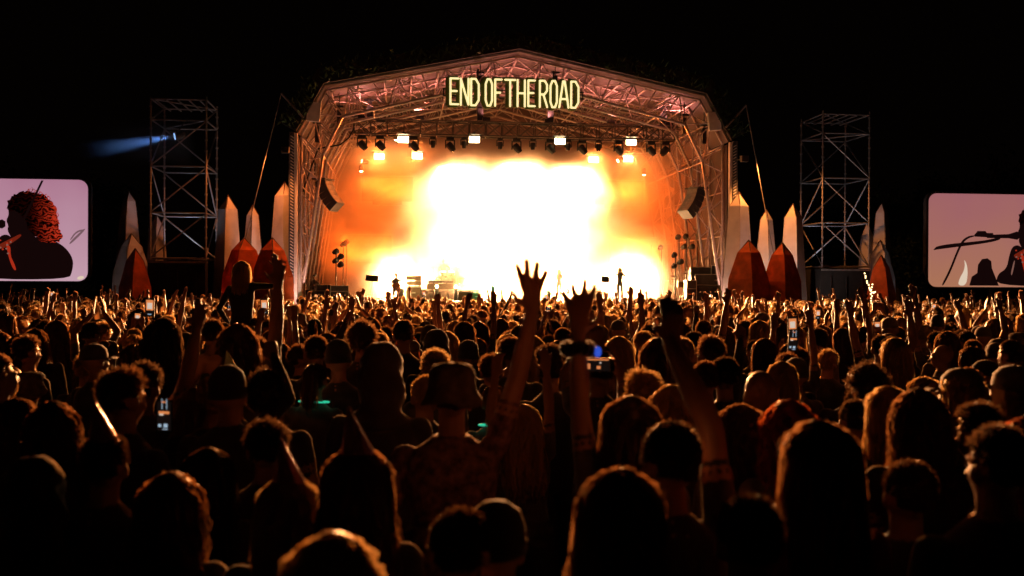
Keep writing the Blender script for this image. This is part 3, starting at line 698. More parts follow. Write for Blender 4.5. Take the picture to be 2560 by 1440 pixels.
tag(build(mb, 'mist', 'beam_mist', None, mc), 'thin mist lit blue by the beam at the left scaffold tower', 'mist', kind='stuff')

# ------------------------------------------------------------------ video screens, both showing the same picture
def rrect(w, h, r, n=6):
    pts = []
    for cx, cz, a0 in ((w - r, h - r, 0), (r, h - r, 90), (r, r, 180), (w - r, r, 270)):
        for k in range(n + 1):
            t = math.radians(a0 + 90 * k / n); pts.append((cx + r * math.cos(t), cz + r * math.sin(t)))
    return pts
def video_screen(x_edge, y0, y1, D, left, lab, m):
    h = (y1 - y0) / FPX * D; w = h * 16 / 9
    if left: e = at(x_edge, y1, D); org = e - EX * w
    else: org = at(x_edge, y1, D)
    r = thing('video_screen', lab, 'video screen', (org.x, org.y, gz(D)), YAW)
    zb = org.z - gz(D)
    mb = MB(); mb.poly([(x - 0.12, z + zb - 0.12) for x, z in rrect(w + 0.24, h + 0.24, 0.5)], 0.02, 0.3); build(mb, 'casing', 'black_metal', r)
    mb = MB(); mb.poly(rrect(w, h, 0.42), 0, 0.012)
    pn = build(mb, 'picture', m, r, (0, 0, zb))
    for k in range(4):
        mb = MB(); mb.box((w * (k + 0.5) / 4, 0.5, zb / 2), (0.3, 0.5, zb)); build(mb, 'support', 'black_metal', r)
    rr = random.Random(5); Y = [-0.004]
    def P(pts, m_, name):
        mb = MB(); Y[0] -= 0.003
        if name not in ('curl', 'violin_bow', 'low_silhouette', 'microphone'):
            for _ in range(2): pts = [q_ for i_ in range(len(pts)) for q_ in ((pts[i_][0] * .75 + pts[(i_ + 1) % len(pts)][0] * .25, pts[i_][1] * .75 + pts[(i_ + 1) % len(pts)][1] * .25), (pts[i_][0] * .25 + pts[(i_ + 1) % len(pts)][0] * .75, pts[i_][1] * .25 + pts[(i_ + 1) % len(pts)][1] * .75))]
        if name == 'singer_hair': pts = [(x + rr.uniform(-.006, .006), y + rr.uniform(-.011, .011)) for x, y in pts]
        pts = [(min(max(x, 0.012), 0.988) * w, (1 - min(max(y, 0.012), 0.988)) * h) for x, y in pts]
        mb.poly(pts, Y[0], 0.002); o = build(mb, name, m_, pn)
        return o
    def blob(cx, cy_, rx, ry, n=40, jag=0.0):
        return [(cx + math.cos(2 * math.pi * i / n) * rx * (1 + rr.uniform(-jag, jag)), cy_ + math.sin(2 * math.pi * i / n) * ry * (1 + rr.uniform(-jag, jag))) for i in range(n)]
    # mauve shadow of a microphone stand behind
    P([(0.90, 0.62), (0.985, 0.47), (0.985, 0.50), (0.905, 0.645)], 'pic_mauve', 'backdrop_shadow')
    P([(0.905, 0.585), (0.94, 0.50), (0.985, 0.485), (0.985, 0.50), (0.94, 0.52), (0.91, 0.60)], 'pic_mauve', 'backdrop_shadow')
    P([(0.945, 0.985), (0.945, 0.96), (0.97, 0.945), (0.985, 0.96), (0.97, 0.985)], 'pic_white', 'bright_floor')
    # white plume and the low silhouette at the left of the picture
    P([(0.185, 0.985), (0.20, 0.90), (0.225, 0.83), (0.232, 0.76), (0.225, 0.70), (0.245, 0.76), (0.25, 0.86), (0.24, 0.985)], 'pic_white', 'white_plume')
    P([(0.26, 0.985), (0.275, 0.89), (0.31, 0.85), (0.315, 0.76), (0.34, 0.70), (0.375, 0.69), (0.40, 0.72), (0.405, 0.80), (0.42, 0.86), (0.45, 0.985)], 'pic_black', 'low_silhouette')
    # singer: body, face, hair
    P([(0.43, 0.985), (0.44, 0.86), (0.50, 0.80), (0.515, 0.66), (0.535, 0.56), (0.58, 0.54), (0.62, 0.62), (0.70, 0.56), (0.80, 0.58), (0.88, 0.66), (0.925, 0.78), (0.92, 0.90), (0.90, 0.985)], 'pic_black', 'singer_body')
    P([(0.575, 0.26), (0.60, 0.20), (0.68, 0.2), (0.74, 0.4), (0.72, 0.62), (0.62, 0.64), (0.59, 0.56), (0.575, 0.50), (0.582, 0.46), (0.568, 0.41), (0.585, 0.35)], 'pic_black', 'singer_face')
    P([(0.572, 0.30), (0.575, 0.22), (0.60, 0.17), (0.64, 0.13), (0.69, 0.115), (0.74, 0.13), (0.785, 0.17), (0.82, 0.24), (0.835, 0.32), (0.85, 0.40), (0.845, 0.47), (0.87, 0.54), (0.865, 0.60), (0.82, 0.63), (0.75, 0.61), (0.70, 0.52), (0.67, 0.42), (0.64, 0.33), (0.60, 0.31)], 'pic_hair', 'singer_hair')
    for k in range(46):                          # red lit curls
        t = rr.random() ** 0.75; a = math.radians(-115 + 175 * t); rad = 1.05 - 0.12 * rr.random()
        cx = 0.705 + 0.125 * rad * math.cos(a) + 0.03 * max(0, t - .5); cy_ = 0.335 + 0.235 * rad * math.sin(a) + 0.06 * t
        if cx < 0.60 and cy_ > 0.3: continue
        s_ = rr.uniform(0.010, 0.026); b = rr.uniform(0, 6.28); pts = []
        up, dn = [], []
        for j in range(6):
            th = b + j * 0.55; x = cx + math.cos(th) * s_ * 0.56; y = cy_ + math.sin(th) * s_
            up.append((x + 0.0013, y + 0.0022)); dn.append((x - 0.0013, y - 0.0022))
        P(up + dn[::-1], 'pic_red' if rr.random() < 0.25 + 0.4 * (rad > 0.8) else 'pic_ember', 'curl')
    # microphone, stand and violin bow
    P([(0.36, 0.44), (0.50, 0.43), (0.555, 0.40), (0.572, 0.42), (0.572, 0.47), (0.555, 0.49), (0.50, 0.475), (0.36, 0.475)], 'pic_black', 'microphone')
    P([(0.28, 0.44), (0.30, 0.40), (0.35, 0.40), (0.36, 0.42), (0.40, 0.42), (0.40, 0.47), (0.28, 0.46)], 'pic_black', 'microphone')
    P([(0.02, 0.60), (0.05, 0.555), (0.32, 0.505), (0.36, 0.495), (0.44, 0.465), (0.45, 0.49), (0.36, 0.53), (0.05, 0.60), (0.02, 0.61)], 'pic_black', 'microphone_stand')
    P([(0.07, 0.985), (0.12, 0.82), (0.17, 0.60), (0.20, 0.50), (0.24, 0.455), (0.28, 0.445), (0.28, 0.46), (0.245, 0.475), (0.21, 0.52), (0.18, 0.62), (0.13, 0.84), (0.085, 0.985)], 'pic_black', 'microphone_cable')
    P([(0.62, 0.56), (0.76, 0.015), (0.772, 0.015), (0.63, 0.58)], 'pic_black', 'violin_bow')
    P([(0.53, 0.66), (0.545, 0.64), (0.62, 0.57), (0.65, 0.54), (0.66, 0.56), (0.60, 0.64), (0.55, 0.70)], 'pic_ember', 'violin_edge')
    P([(0.575, 0.64), (0.60, 0.66), (0.60, 0.76), (0.62, 0.83), (0.632, 0.90), (0.615, 0.89), (0.595, 0.80), (0.585, 0.72)], 'pic_red', 'lit_wrist')
    for k in range(9):
        x = 0.54 + rr.uniform(0, 0.07); y = 0.6 + rr.uniform(0, 0.14); P(blob(x, y, 0.006, 0.01, 8, 0.3), 'pic_red' if k % 2 else 'pic_skin', 'lit_finger')
    P([(0.51, 0.86), (0.53, 0.72), (0.54, 0.71), (0.52, 0.88)], 'pic_skin', 'lit_sleeve')
    return r, w, h
VL, vw, vh = video_screen(219, 450, 703, 46.0, True, 'large left video screen showing a curly haired violinist against lilac', 'screen_left')
VR, _, _ = video_screen(2321, 483, 717, 50.8, False, 'large right video screen showing a microphone stand against dusky pink', 'screen_right')

# ------------------------------------------------------------------ faceted cloth spires
def spire(px, ytop, D, prof, red, lab, rot, seed):
    """prof: (y pixel, half width pixels) from the tip down; two seams each side"""
    t = at(px, ytop, D); k = D / FPX
    r = thing('spire', lab, 'spire', (t.x, t.y, gz(D)), math.radians(rot + 27), 'cloth spires either side of the stage')
    rr = random.Random(seed); m = 'spire_red' if red else 'spire_white'
    zt = t.z - gz(D); rings = [(zt, 0.0)]
    for y, hw in prof: rings.append((zt - (y - ytop) * k, hw * k * 1.02))
    if rings[-1][0] > 0.02: rings.append((0.0, rings[-1][1] * 1.02))
    rings = [(z, w) for z, w in rings if z >= 0]
    ns = 4; ph = [2 * math.pi * (i + 0.5) / ns + rr.uniform(-0.12, 0.12) for i in range(ns)]
    for (za, wa), (zb, wb) in zip(rings, rings[1:]):
        for i in range(ns):
            a, b = ph[i], ph[(i + 1) % ns]
            A = [Vector((math.cos(q) * w_, math.sin(q) * w_, z_)) for q, w_, z_ in ((a, wb, zb + 0.003), (b, wb, zb + 0.003), (b, wa, za - 0.002), (a, wa, za - 0.002))]
            n = (A[1] - A[0]).cross(A[2] - A[1]);  n = n.normalized() if n.length > 0 else Vector((0, 0, 1))
            mb = MB(); vs = A if wa > 0 else A[:3]; j = len(vs)
            mb.add(list(vs) + [v_ - n * 0.02 for v_ in vs], [tuple(range(j)), tuple(range(j, 2 * j))[::-1]] + [(e, j + e, j + (e + 1) % j, (e + 1) % j) for e in range(j)])
            build(mb, 'panel', m, r)
    for i in range(ns):
        for (za, wa), (zb, wb) in zip(rings, rings[1:]):
            q = ph[i]; rod('frame_pole', (math.cos(q) * wa * 0.93, math.sin(q) * wa * 0.93, za), (math.cos(q) * wb * 0.93, math.sin(q) * wb * 0.93, zb), 0.025, 'wood_frame', r)
    return r
TALL = lambda y0, sc_=1.0: [(y0 + 36, 23 * sc_), (y0 + 110, 28 * sc_), (y0 + 195, 34 * sc_), (y0 + 265, 39 * sc_)]
SLIM = lambda y0, sc_=1.0: [(y0 + 26, 15 * sc_), (y0 + 60, 18 * sc_), (y0 + 150, 25 * sc_), (y0 + 230, 31 * sc_)]
FAT = lambda y0, sc_=1.0: [(y0 + 32, 25 * sc_), (y0 + 98, 44 * sc_), (y0 + 150, 46 * sc_)]
for a in ((712, 454, 47.5, TALL(454, 1.05), 0, 'tallest pale cloth spire beside the left stage leg', 20, 1),
          (632, 513, 47.8, SLIM(513), 0, 'slim pale cloth spire second from the left stage leg', 28, 2),
          (570, 488, 46.8, TALL(488, 1.0), 0, 'broad pale cloth spire just right of the left scaffold tower', 22, 3),
          (610, 594, 45.4, FAT(594, 1.3), 1, 'squat red cloth spire behind the woman on shoulders', 15, 4),
          (681, 594, 45.2, FAT(594, 1.15), 1, 'squat red cloth spire nearest the left stage leg', 30, 5),
          (322, 478, 48.8, SLIM(478, 1.15), 0, 'narrow grey cloth spire left of the left scaffold tower', 24, 6),
          (392, 536, 49.6, TALL(536, 0.85), 0, 'grey cloth spire seen through the left scaffold tower', 30, 7),
          (329, 584, 46.6, FAT(584, 1.0), 0, 'low grey cloth spire beside the left video screen', 25, 8),
          (338, 621, 45.2, FAT(621, 0.85), 1, 'small dark red cloth spire in front of the grey ones at left', 35, 9),
          (1847, 480, 48.6, TALL(480, 1.02), 0, 'tallest amber lit cloth spire beside the right stage leg', 12, 10),
          (1916, 524, 49.8, SLIM(524, 1.05), 0, 'slim pale cloth spire between the two tall right ones', 16, 11),
          (1983, 508, 49.4, TALL(508, 0.95), 0, 'pale cloth spire with amber tip left of the right scaffold tower', 20, 12),
          (1872, 600, 46.6, FAT(600, 1.12), 1, 'squat orange cloth spire beside the right stage leg', 12, 13),
          (1956, 606, 46.8, FAT(606, 1.05), 1, 'squat red and orange cloth spire left of the right scaffold tower', 10, 14),
          (2205, 506, 53.0, SLIM(506, 1.0), 0, 'narrow grey cloth spire right of the right scaffold tower', 18, 15),
          (2168, 556, 53.4, TALL(556, 0.75), 0, 'grey cloth spire behind the right scaffold tower', 22, 16),
          (2201, 600, 50.6, FAT(600, 0.85), 0, 'low grey cloth spire right of the right scaffold tower', 20, 17),
          (2203, 637, 49.4, FAT(637, 0.85), 1, 'small dark red cloth spire behind the fairy light branch', 26, 18)):
    spire(*a)
# flood lamps on the pit floor that light the spires
def uplight(loc, tgt, power, col, lab, spot=95):
    r = thing('flood_lamp', lab, 'lamp', loc, 0, 'flood lamps lighting the spires')
    mb = MB(); mb.box((0, 0, 0.15), (0.45, 0.3, 0.25)); build(mb, 'housing', 'black_metal', r)
    mb = MB(); mb.box((0, 0, 0.285), (0.38, 0.24, 0.012)); build(mb, 'lens', 'lens_glass', r)
    light('lamp', 'SPOT', Vector(loc) + Vector((0, 0, 0.45)), power, col, r, target=tgt, size=0.15, spot=spot, blend=0.7)
def on(px, D, z): q = at(px, 700, D); return Vector((q.x, q.y, z))
uplight(on(660, 46.3, gz(46)), on(650, 47.6, 4.2), 420, (1.0, 0.74, 0.66), 'flood lamp behind the squat left spires, washing the tall ones', 140)
uplight(on(585, 45.7, gz(46)), on(575, 47.0, 4.0), 260, (1.0, 0.70, 0.62), 'flood lamp at the foot of the broad left spire', 140)
uplight(on(360, 46.9, gz(46)), on(350, 49.0, 3.8), 260, (0.95, 0.78, 0.78), 'flood lamp at the foot of the grey left spires', 140)
uplight(on(1905, 47.5, gz(47)), on(1910, 49.4, 4.2), 460, (1.0, 0.76, 0.68), 'flood lamp behind the squat right spires, washing the tall ones', 140)
uplight(on(1975, 47.7, gz(47)), on(1980, 49.2, 4.0), 260, (1.0, 0.72, 0.62), 'flood lamp at the foot of the amber tipped spire', 140)
uplight(on(2180, 51.0, gz(50)), on(2190, 53.0, 4.0), 300, (0.85, 0.85, 0.95), 'flood lamp at the foot of the grey right spires', 140)
# lamps clamped outside the roof legs throw orange light across the spires and towers
for sgn, pw in ((-1, 900), (1, 1700)):
    lp = S(sgn * 10.95, -1.0, 8.3)
    r = thing('leg_lamp', 'lamp clamped outside the %s roof leg, lighting the spires orange' % ('left' if sgn < 0 else 'right'), 'lamp', lp, YAW)
    mb = MB(); mb.box((0, 0, 0), (0.34, 0.3, 0.3)); build(mb, 'housing', 'black_metal', r)
    mb = MB(); mb.box((sgn * 0.18, 0, 0), (0.012, 0.24, 0.24)); build(mb, 'lens', 'lens_glass', r)
    rod('clamp_arm', (-sgn * 0.3, 0.8, 0), (0, 0.1, 0), 0.03, 'black_metal', r)
    light('lamp', 'SPOT', lp + EX * sgn * 0.3 - EY * 0.1, pw, (1.0, 0.24, 0.05) if sgn < 0 else (1.0, 0.30, 0.06), r, target=S(sgn * 14.0, -1.4, 2.6), size=0.12, spot=125, blend=0.5)

# ------------------------------------------------------------------ trees behind
def leaf_crown(seed, R, H, n):
    rr = np.random.RandomState(seed)
    cl = rr.normal(size=(38, 3)); cl /= np.linalg.norm(cl, axis=1)[:, None]; cl *= rr.uniform(0.35, 1.0, (38, 1)) ** 0.6
    c = cl[rr.randint(38, size=n)] * np.array([R, R, H]) + rr.normal(size=(n, 3)) * R * 0.16
    d = rr.normal(size=(n, 3)); d /= np.linalg.norm(d, axis=1)[:, None]; e = np.cross(d, rr.normal(size=(n, 3))); e /= np.linalg.norm(e, axis=1)[:, None]
    L_ = rr.uniform(0.12, 0.26, (n, 1))
    V = np.stack([c, c + d * L_ * 0.5 + e * L_ * 0.3, c + d * L_, c + d * L_ * 0.5 - e * L_ * 0.3], 1).reshape(-1, 3)
    me = bpy.data.meshes.new('crown'); me.from_pydata(V.tolist(), [], [(4 * i, 4 * i + 1, 4 * i + 2, 4 * i + 3) for i in range(n)]); me.materials.append(MATS['leaf'])
    return me
CROWNS = [leaf_crown(3, 3.2, 3.0, 9000), leaf_crown(9, 3.0, 3.4, 9000)]
mb = MB(); mb.tube((0, 0, 0), (0.1, 0, 2.6), 0.32, 0.24); mb.tube((0.1, 0, 2.5), (0.0, 0.1, 5.8), 0.24, 0.1)
for k in range(7):
    a = k * 0.9; mb.tube((0.05, 0, 2.6 + k * 0.35), (math.cos(a) * 1.9, math.sin(a) * 1.9, 4.2 + k * 0.4), 0.1, 0.03, n=6)
TRUNK = mb.mesh('trunk', True); TRUNK.materials.append(MATS['bark'])
for k, (px, D, s_, lab) in enumerate(((2240, 60, 0.95, 'dim green tree behind the spires at the right scaffold tower'), (2360, 62, 1.0, 'dim green tree above the left corner of the right screen'), (2490, 59, 1.15, 'dim green tree above the right screen at the frame edge'), (2600, 61, 1.1, 'dim green tree beyond the right frame edge behind the screen'), (2130, 66, 1.0, 'dim dark tree seen through the right scaffold tower'), (250, 66, 1.0, 'dark tree behind the left video screen corner'), (60, 62, 1.1, 'dark tree above the left video screen'))):
    q = at(px, 700, D); r = thing('tree', lab, 'tree', (q.x, q.y, gz(60)), k * 1.3, 'trees behind the screens'); r.scale = (s_,) * 3
    link('trunk', TRUNK, None, r); link('crown', CROWNS[k % 2], None, r, (0, 0, 5.6))
# ------------------------------------------------------------------ fairy light branch carried on a pole in the crowd
q = at(2186, 760, 33.0); fb = thing('fairy_light_branch', 'branch wound with tiny warm fairy lights held above the crowd at right', 'fairy lights', (q.x, q.y, gz(33)), 0)
def fp(px, py): w = at(px, py, 33.0); return w - Vector((q.x, q.y, gz(33)))
br = [[(2178, 765), (2178, 735), (2172, 720), (2160, 680)], [(2172, 722), (2178, 728), (2181, 708)], [(2178, 730), (2184, 733), (2192, 728)]]
mb = MB(); mb.tube(fp(2178, 765) * 1.0, Vector((fp(2178, 765).x, 0, 1.0)), 0.02, n=6)
for b_ in br: mb.path([fp(*p_) for p_ in b_], 0.016, n=5)
build(mb, 'branch', 'bark', fb)
bulb = MB(); bulb.ell((0, 0, 0), (0.026, 0.026, 0.026), 8, 6); bme = bulb.mesh('bulb', True); bme.materials.append(MATS['fairy'])
for b_ in br:
    P_ = [fp(*p_) for p_ in b_]
    for a_, c_ in zip(P_, P_[1:]):
        n_ = max(2, int((c_ - a_).length / 0.07))
        for i in range(n_):
            if rnd.random() < 0.8: link('bulb', bme, None, fb, a_.lerp(c_, (i + rnd.random() * 0.6) / n_) + Vector((rnd.uniform(-.02, .02), -0.03, rnd.uniform(-.02, .02))))

# ------------------------------------------------------------------ people
DG = bpy.context.evaluated_depsgraph_get
SKIN, SHIRT, PANTS, SHOE = 0, 1, 2, 3
def ell_ring(cx, cy_, z, rx, ry, n=20, M=None):
    r = []
    for i in range(n):
        a = 2 * math.pi * i / n; c, s_ = math.cos(a), math.sin(a)
        r.append(Vector((cx + math.copysign(abs(c) ** 0.85, c) * rx, cy_ + math.copysign(abs(s_) ** 0.85, s_) * ry, z)))
    return r
def ik(a, b, l1, l2, pole):
    d = b - a; L = min(d.length, (l1 + l2) * 0.999); u = d.normalized()
    x = (l1 * l1 - l2 * l2 + L * L) / (2 * L); h = math.sqrt(max(l1 * l1 - x * x, 0))
    pv = pole - u * pole.dot(u); pv = pv.normalized() if pv.length > 1e-5 else u.orthogonal().normalized()
    return a + u * x + pv * h, a + u * L
def hand(mb, w, d, thumb, kind, side, hs=1.0):
    """wrist point, finger direction, thumb direction"""
    d = d.normalized(); s_ = (thumb - d * thumb.dot(d)).normalized(); n = s_.cross(d) * (1 if side > 0 else -1)   # n: palm normal
    mb.c = SKIN
    base = [(0.030, 0.092), (0.010, 0.097), (-0.011, 0.093), (-0.030, 0.084)]
    lens = [(0.042, 0.030), (0.046, 0.034), (0.043, 0.031), (0.033, 0.026)]
    base = [(a * hs, b * hs) for a, b in base]; lens = [(a * hs * (1.15 if hs > 1 else 1), b * hs * (1.15 if hs > 1 else 1)) for a, b in lens]
    for (sx, dx) in base: mb.capsule(w + s_ * sx * 0.55 + d * 0.012, w + s_ * sx + d * dx, 0.0155, 0.0125, n=8)
    for i, ((sx, dx), (l1, l2)) in enumerate(zip(base, lens)):
        p = w + s_ * sx + d * dx
        if kind == 'open': c1, c2, sp = 4, 8, ((9, 2.5, -5, -15)[i] if hs == 1 else (15, 3, -11, -27)[i])
        elif kind == 'relaxed': c1, c2, sp = 35, 45, (4, 1, -2, -5)[i]
        elif kind == 'point': c1, c2, sp = ((5, 5), (85, 95), (90, 95), (90, 95))[i] + ((2, 0, -1, -2)[i],)
        elif kind == 'horns': c1, c2, sp = ((6, 8), (88, 95), (88, 95), (8, 10))[i] + ((4, 0, -1, -10)[i],)
        else: c1, c2, sp = 82, 95, 0
        sp = math.radians(sp); a1 = math.radians(c1); a2 = math.radians(c1 + c2)
        f0 = (d * math.cos(sp) + s_ * math.sin(sp))
        e1 = f0 * math.cos(a1) + n * math.sin(a1); e2 = f0 * math.cos(a2) + n * math.sin(a2)
        q = p + e1 * l1; fr = hs ** 2.6; mb.capsule(p, q, 0.0108 * fr, 0.0098 * fr, n=8); mb.capsule(q, q + e2 * l2, 0.0098 * fr, 0.0082 * fr, n=8)
    t0 = w + s_ * 0.022 + d * 0.022
    if kind in ('open',): td = (s_ * 0.85 + d * 0.55).normalized() * hs; td2 = (s_ * 0.55 + d * 0.85).normalized()
    else: td = (s_ * 0.65 + d * 0.6 + n * 0.5).normalized(); td2 = (d * 0.7 + n * 0.7 - s_ * 0.25).normalized()
    t1 = t0 + td * 0.042; mb.capsule(t0, t1, 0.0145, 0.012, n=8); mb.capsule(t1, t1 + td2 * 0.038, 0.0115, 0.009, n=8)
    return w + d * 0.09 + n * 0.03
def body_prims(arms, build_='m', sleeves='short', seated=None, al=1.0):
    mb = MB(); W = {'m': 1.0, 'f': 0.9, 'b': 1.12}[build_]
    mb.c = SHIRT
    up = [1 if (a and a['w'][2] > 1.5) else 0 for a in arms]
    secs = [(0.86, 0.12, 0.10), (0.93, 0.172, 0.118), (1.02, 0.158, 0.11), (1.10, 0.148, 0.105), (1.22, 0.168, 0.118), (1.32, 0.182, 0.122), (1.39, 0.178, 0.108), (1.435, 0.150, 0.09), (1.475, 0.092, 0.075), (1.495, 0.07, 0.065)]
    if build_ == 'f': secs = [(z, rx * (1.04 if z < 1.0 else 1), ry) for z, rx, ry in secs]
    mb.loft([ell_ring(0, -0.012 if 1.2 < z < 1.45 else 0, z, rx * W, ry * W) for z, rx, ry in secs])
    mb.c = SKIN
    mb.capsule((0, -0.008, 1.44), (0, 0.012, 1.575), 0.058 * W ** 0.5, 0.054 * W ** 0.5)
    # head: skull, face, jaw, nose, ears, brow
    mb.ell((0, -0.008, 1.662), (0.077, 0.096, 0.092)); mb.ell((0, 0.03, 1.625), (0.064, 0.074, 0.088))
    mb.capsule((0, 0.05, 1.575), (0, 0.076, 1.562), 0.036, 0.026)
    for s_ in (-1, 1):
        mb.ell((s_ * 0.079, -0.006, 1.628), (0.012, 0.022, 0.034)); mb.capsule((s_ * 0.045, 0.086, 1.662), (s_ * 0.015, 0.099, 1.664), 0.010, 0.010)
        mb.ell((s_ * 0.036, 0.088, 1.615), (0.02, 0.016, 0.018))
    mb.capsule((0, 0.098, 1.655), (0, 0.118, 1.622), 0.009, 0.014); mb.capsule((-0.02, 0.098, 1.588), (0.02, 0.098, 1.588), 0.010, 0.010)
    # arms
    anch = []
    for side, A in ((-1, arms[0]), (1, arms[1])):
        k = 0 if side < 0 else 1
        sh = Vector((side * 0.183 * W, -0.01, 1.40 + 0.045 * up[k]))
        if up[k]: sh.x *= 0.93
        mb.c = SHIRT
        mb.ell(sh - Vector((side * 0.01, 0, 0.005)), (0.062, 0.06, 0.062))
        if A is None: A = dict(w=(side * 0.27 * W, 0.06, 0.86), pole=(side * 0.4, -1, 0), hand='relaxed', thumb=(0, 1, 0))
        el, wr = ik(sh, Vector(A['w']), 0.285 * al, 0.255 * al, Vector(A.get('pole', (side, -0.6, -0.3))))
        m_ = sh.lerp(el, 0.55)
        mb.capsule(sh, m_, 0.058 if build_ != 'f' else 0.05, 0.051 if build_ != 'f' else 0.044)
        mb.c = SHIRT if sleeves != 'none' else SKIN
        if sleeves == 'short': mb.c = SKIN
        ra = 0.046 if build_ != 'f' else 0.039
        mb.capsule(m_, el, ra, ra * 0.9)
        mb.c = SHIRT if sleeves == 'long' else SKIN
        fm = el.lerp(wr, 0.35)
        mb.capsule(el, fm, ra * 0.92, ra * 0.96); mb.capsule(fm, wr, ra * 0.95, 0.028 if build_ != 'f' else 0.025)
        anch.append(hand(mb, wr, Vector(A['dir']) if 'dir' in A else (wr - el), Vector(A.get('thumb', (-side, 0, 0))), A.get('hand', 'open'), side, A.get('hs', 1.0)))
    # legs
    for side in (-1, 1):
        mb.c = PANTS; hp = Vector((side * 0.088, 0, 0.89))
        if seated: kn = hp + Vector((side * 0.06, 0.40, 0.02 if seated == 'chair' else -0.10)); an = kn + Vector((0, -0.02 if seated == 'chair' else -0.1, -0.40))
        else: kn = Vector((side * 0.10, 0.02, 0.48)); an = Vector((side * 0.11, -0.02, 0.09))
        mb.capsule(hp, kn, 0.092, 0.062); mb.capsule(kn, kn.lerp(an, 0.35), 0.06, 0.058); mb.capsule(kn.lerp(an, 0.35), an, 0.058, 0.043)
        mb.c = SHOE; mb.capsule(an + Vector((0, -0.02, -0.035)), an + Vector((side * 0.01, 0.17, -0.05)), 0.042, 0.036)
    return mb, anch
def make_body(name, arms, build_='m', sleeves='short', voxel=0.0125, seated=None, al=1.0, mats=('skin', 'cloth_dark', 'cloth_denim', 'shoe'), smooth=2):
    mb, anch = body_prims(arms, build_, sleeves, seated, al)
    me = mb.mesh('tmp'); o = bpy.data.objects.new('tmp', me); C.objects.link(o)
    r = o.modifiers.new('r', 'REMESH'); r.mode = 'VOXEL'; r.voxel_size = voxel
    if smooth: s_ = o.modifiers.new('s', 'SMOOTH'); s_.factor = 0.5; s_.iterations = smooth
    dg = DG(); dg.update(); m2 = bpy.data.meshes.new_from_object(o.evaluated_get(dg)); m2.name = name
    bpy.data.objects.remove(o); bpy.data.meshes.remove(me)
    kd = KDTree(len(mb.v))
    for i, p in enumerate(mb.v): kd.insert(p, i)
    kd.balance()
    for k in mats: m2.materials.append(MATS[k])
    nv = len(m2.vertices); co = np.empty(nv * 3); m2.vertices.foreach_get('co', co); co = co.reshape(-1, 3)
    vc = np.array([mb.cat[kd.find(p)[1]] for p in co.tolist()])
    idx = [vc[p.vertices[0]] for p in m2.polygons]
    m2.polygons.foreach_set('material_index', np.array(idx, dtype=np.int32)); m2.polygons.foreach_set('use_smooth', [True] * len(m2.polygons))
    m2.update()
    return m2, anch
U = Vector
def A_up(side, x=0.25, y=0.12, z=1.98, h='open', pole=None, thumb=None): return dict(w=(side * x, y, z), pole=pole or (side * 1.0, -0.2, -0.2), hand=h, thumb=thumb or (-side, 0, 0))
POSES = {
    'down': ([None, None], 'm', 'short', None),
    'down_f': ([None, None], 'f', 'short', None),
    'down_b': ([None, None], 'b', 'long', None),
    'both': ([A_up(-1, 0.26, 0.10, 1.97), A_up(1, 0.28, 0.05, 1.95)], 'm', 'short', 'with both arms raised'),
    'both_f': ([A_up(-1, 0.18, 0.15, 1.95, pole=(-1, 0, -0.4)), A_up(1, 0.16, 0.12, 1.98, pole=(1, 0, -0.4))], 'f', 'none', 'with both arms raised'),
    'right': ([None, A_up(1, 0.24, 0.12, 2.0)], 'm', 'short', 'with the right arm raised'),
    'left': ([A_up(-1, 0.22, 0.15, 1.98), None], 'f', 'short', 'with the left arm raised'),
    'fist': ([None, A_up(1, 0.30, 0.14, 1.86, 'fist')], 'b', 'long', 'with a raised right fist'),
    'horns': ([A_up(-1, 0.30, 0.12, 1.90, 'horns'), None], 'm', 'long', 'making a horns sign with the left hand'),
    'point': ([None, A_up(1, 0.32, 0.25, 1.90, 'point')], 'f', 'long', 'pointing up with the right hand'),
    'phone': ([dict(w=(-0.05, 0.34, 1.80), pole=(-1, -0.2, -0.8), hand='relaxed', thumb=(1, 0, 0), dir=(0.1, 0.2, 1)), dict(w=(0.06, 0.34, 1.80), pole=(1, -0.2, -0.8), hand='relaxed', thumb=(-1, 0, 0), dir=(-0.1, 0.2, 1))], 'm', 'short', 'holding up a phone'),
    'clap': ([dict(w=(-0.06, 0.22, 1.86), pole=(-1, 0, -0.3), hand='open', thumb=(0.2, -1, 0.2), dir=(0.15, 0.1, 1)), dict(w=(0.06, 0.22, 1.86), pole=(1, 0, -0.3), hand='open', thumb=(-0.2, -1, 0.2), dir=(-0.15, 0.1, 1))], 'f', 'short', 'clapping overhead'),
}
BODY = {}
for k, (arms, b_, sl, txt) in POSES.items():
    BODY[k] = make_body('person_' + k, arms, b_, sl, mats=('skin', 'cloth_dark' if k in ('down', 'down_b', 'fist', 'horns', 'both', 'point') else 'cloth_grey', 'cloth_denim', 'shoe'))

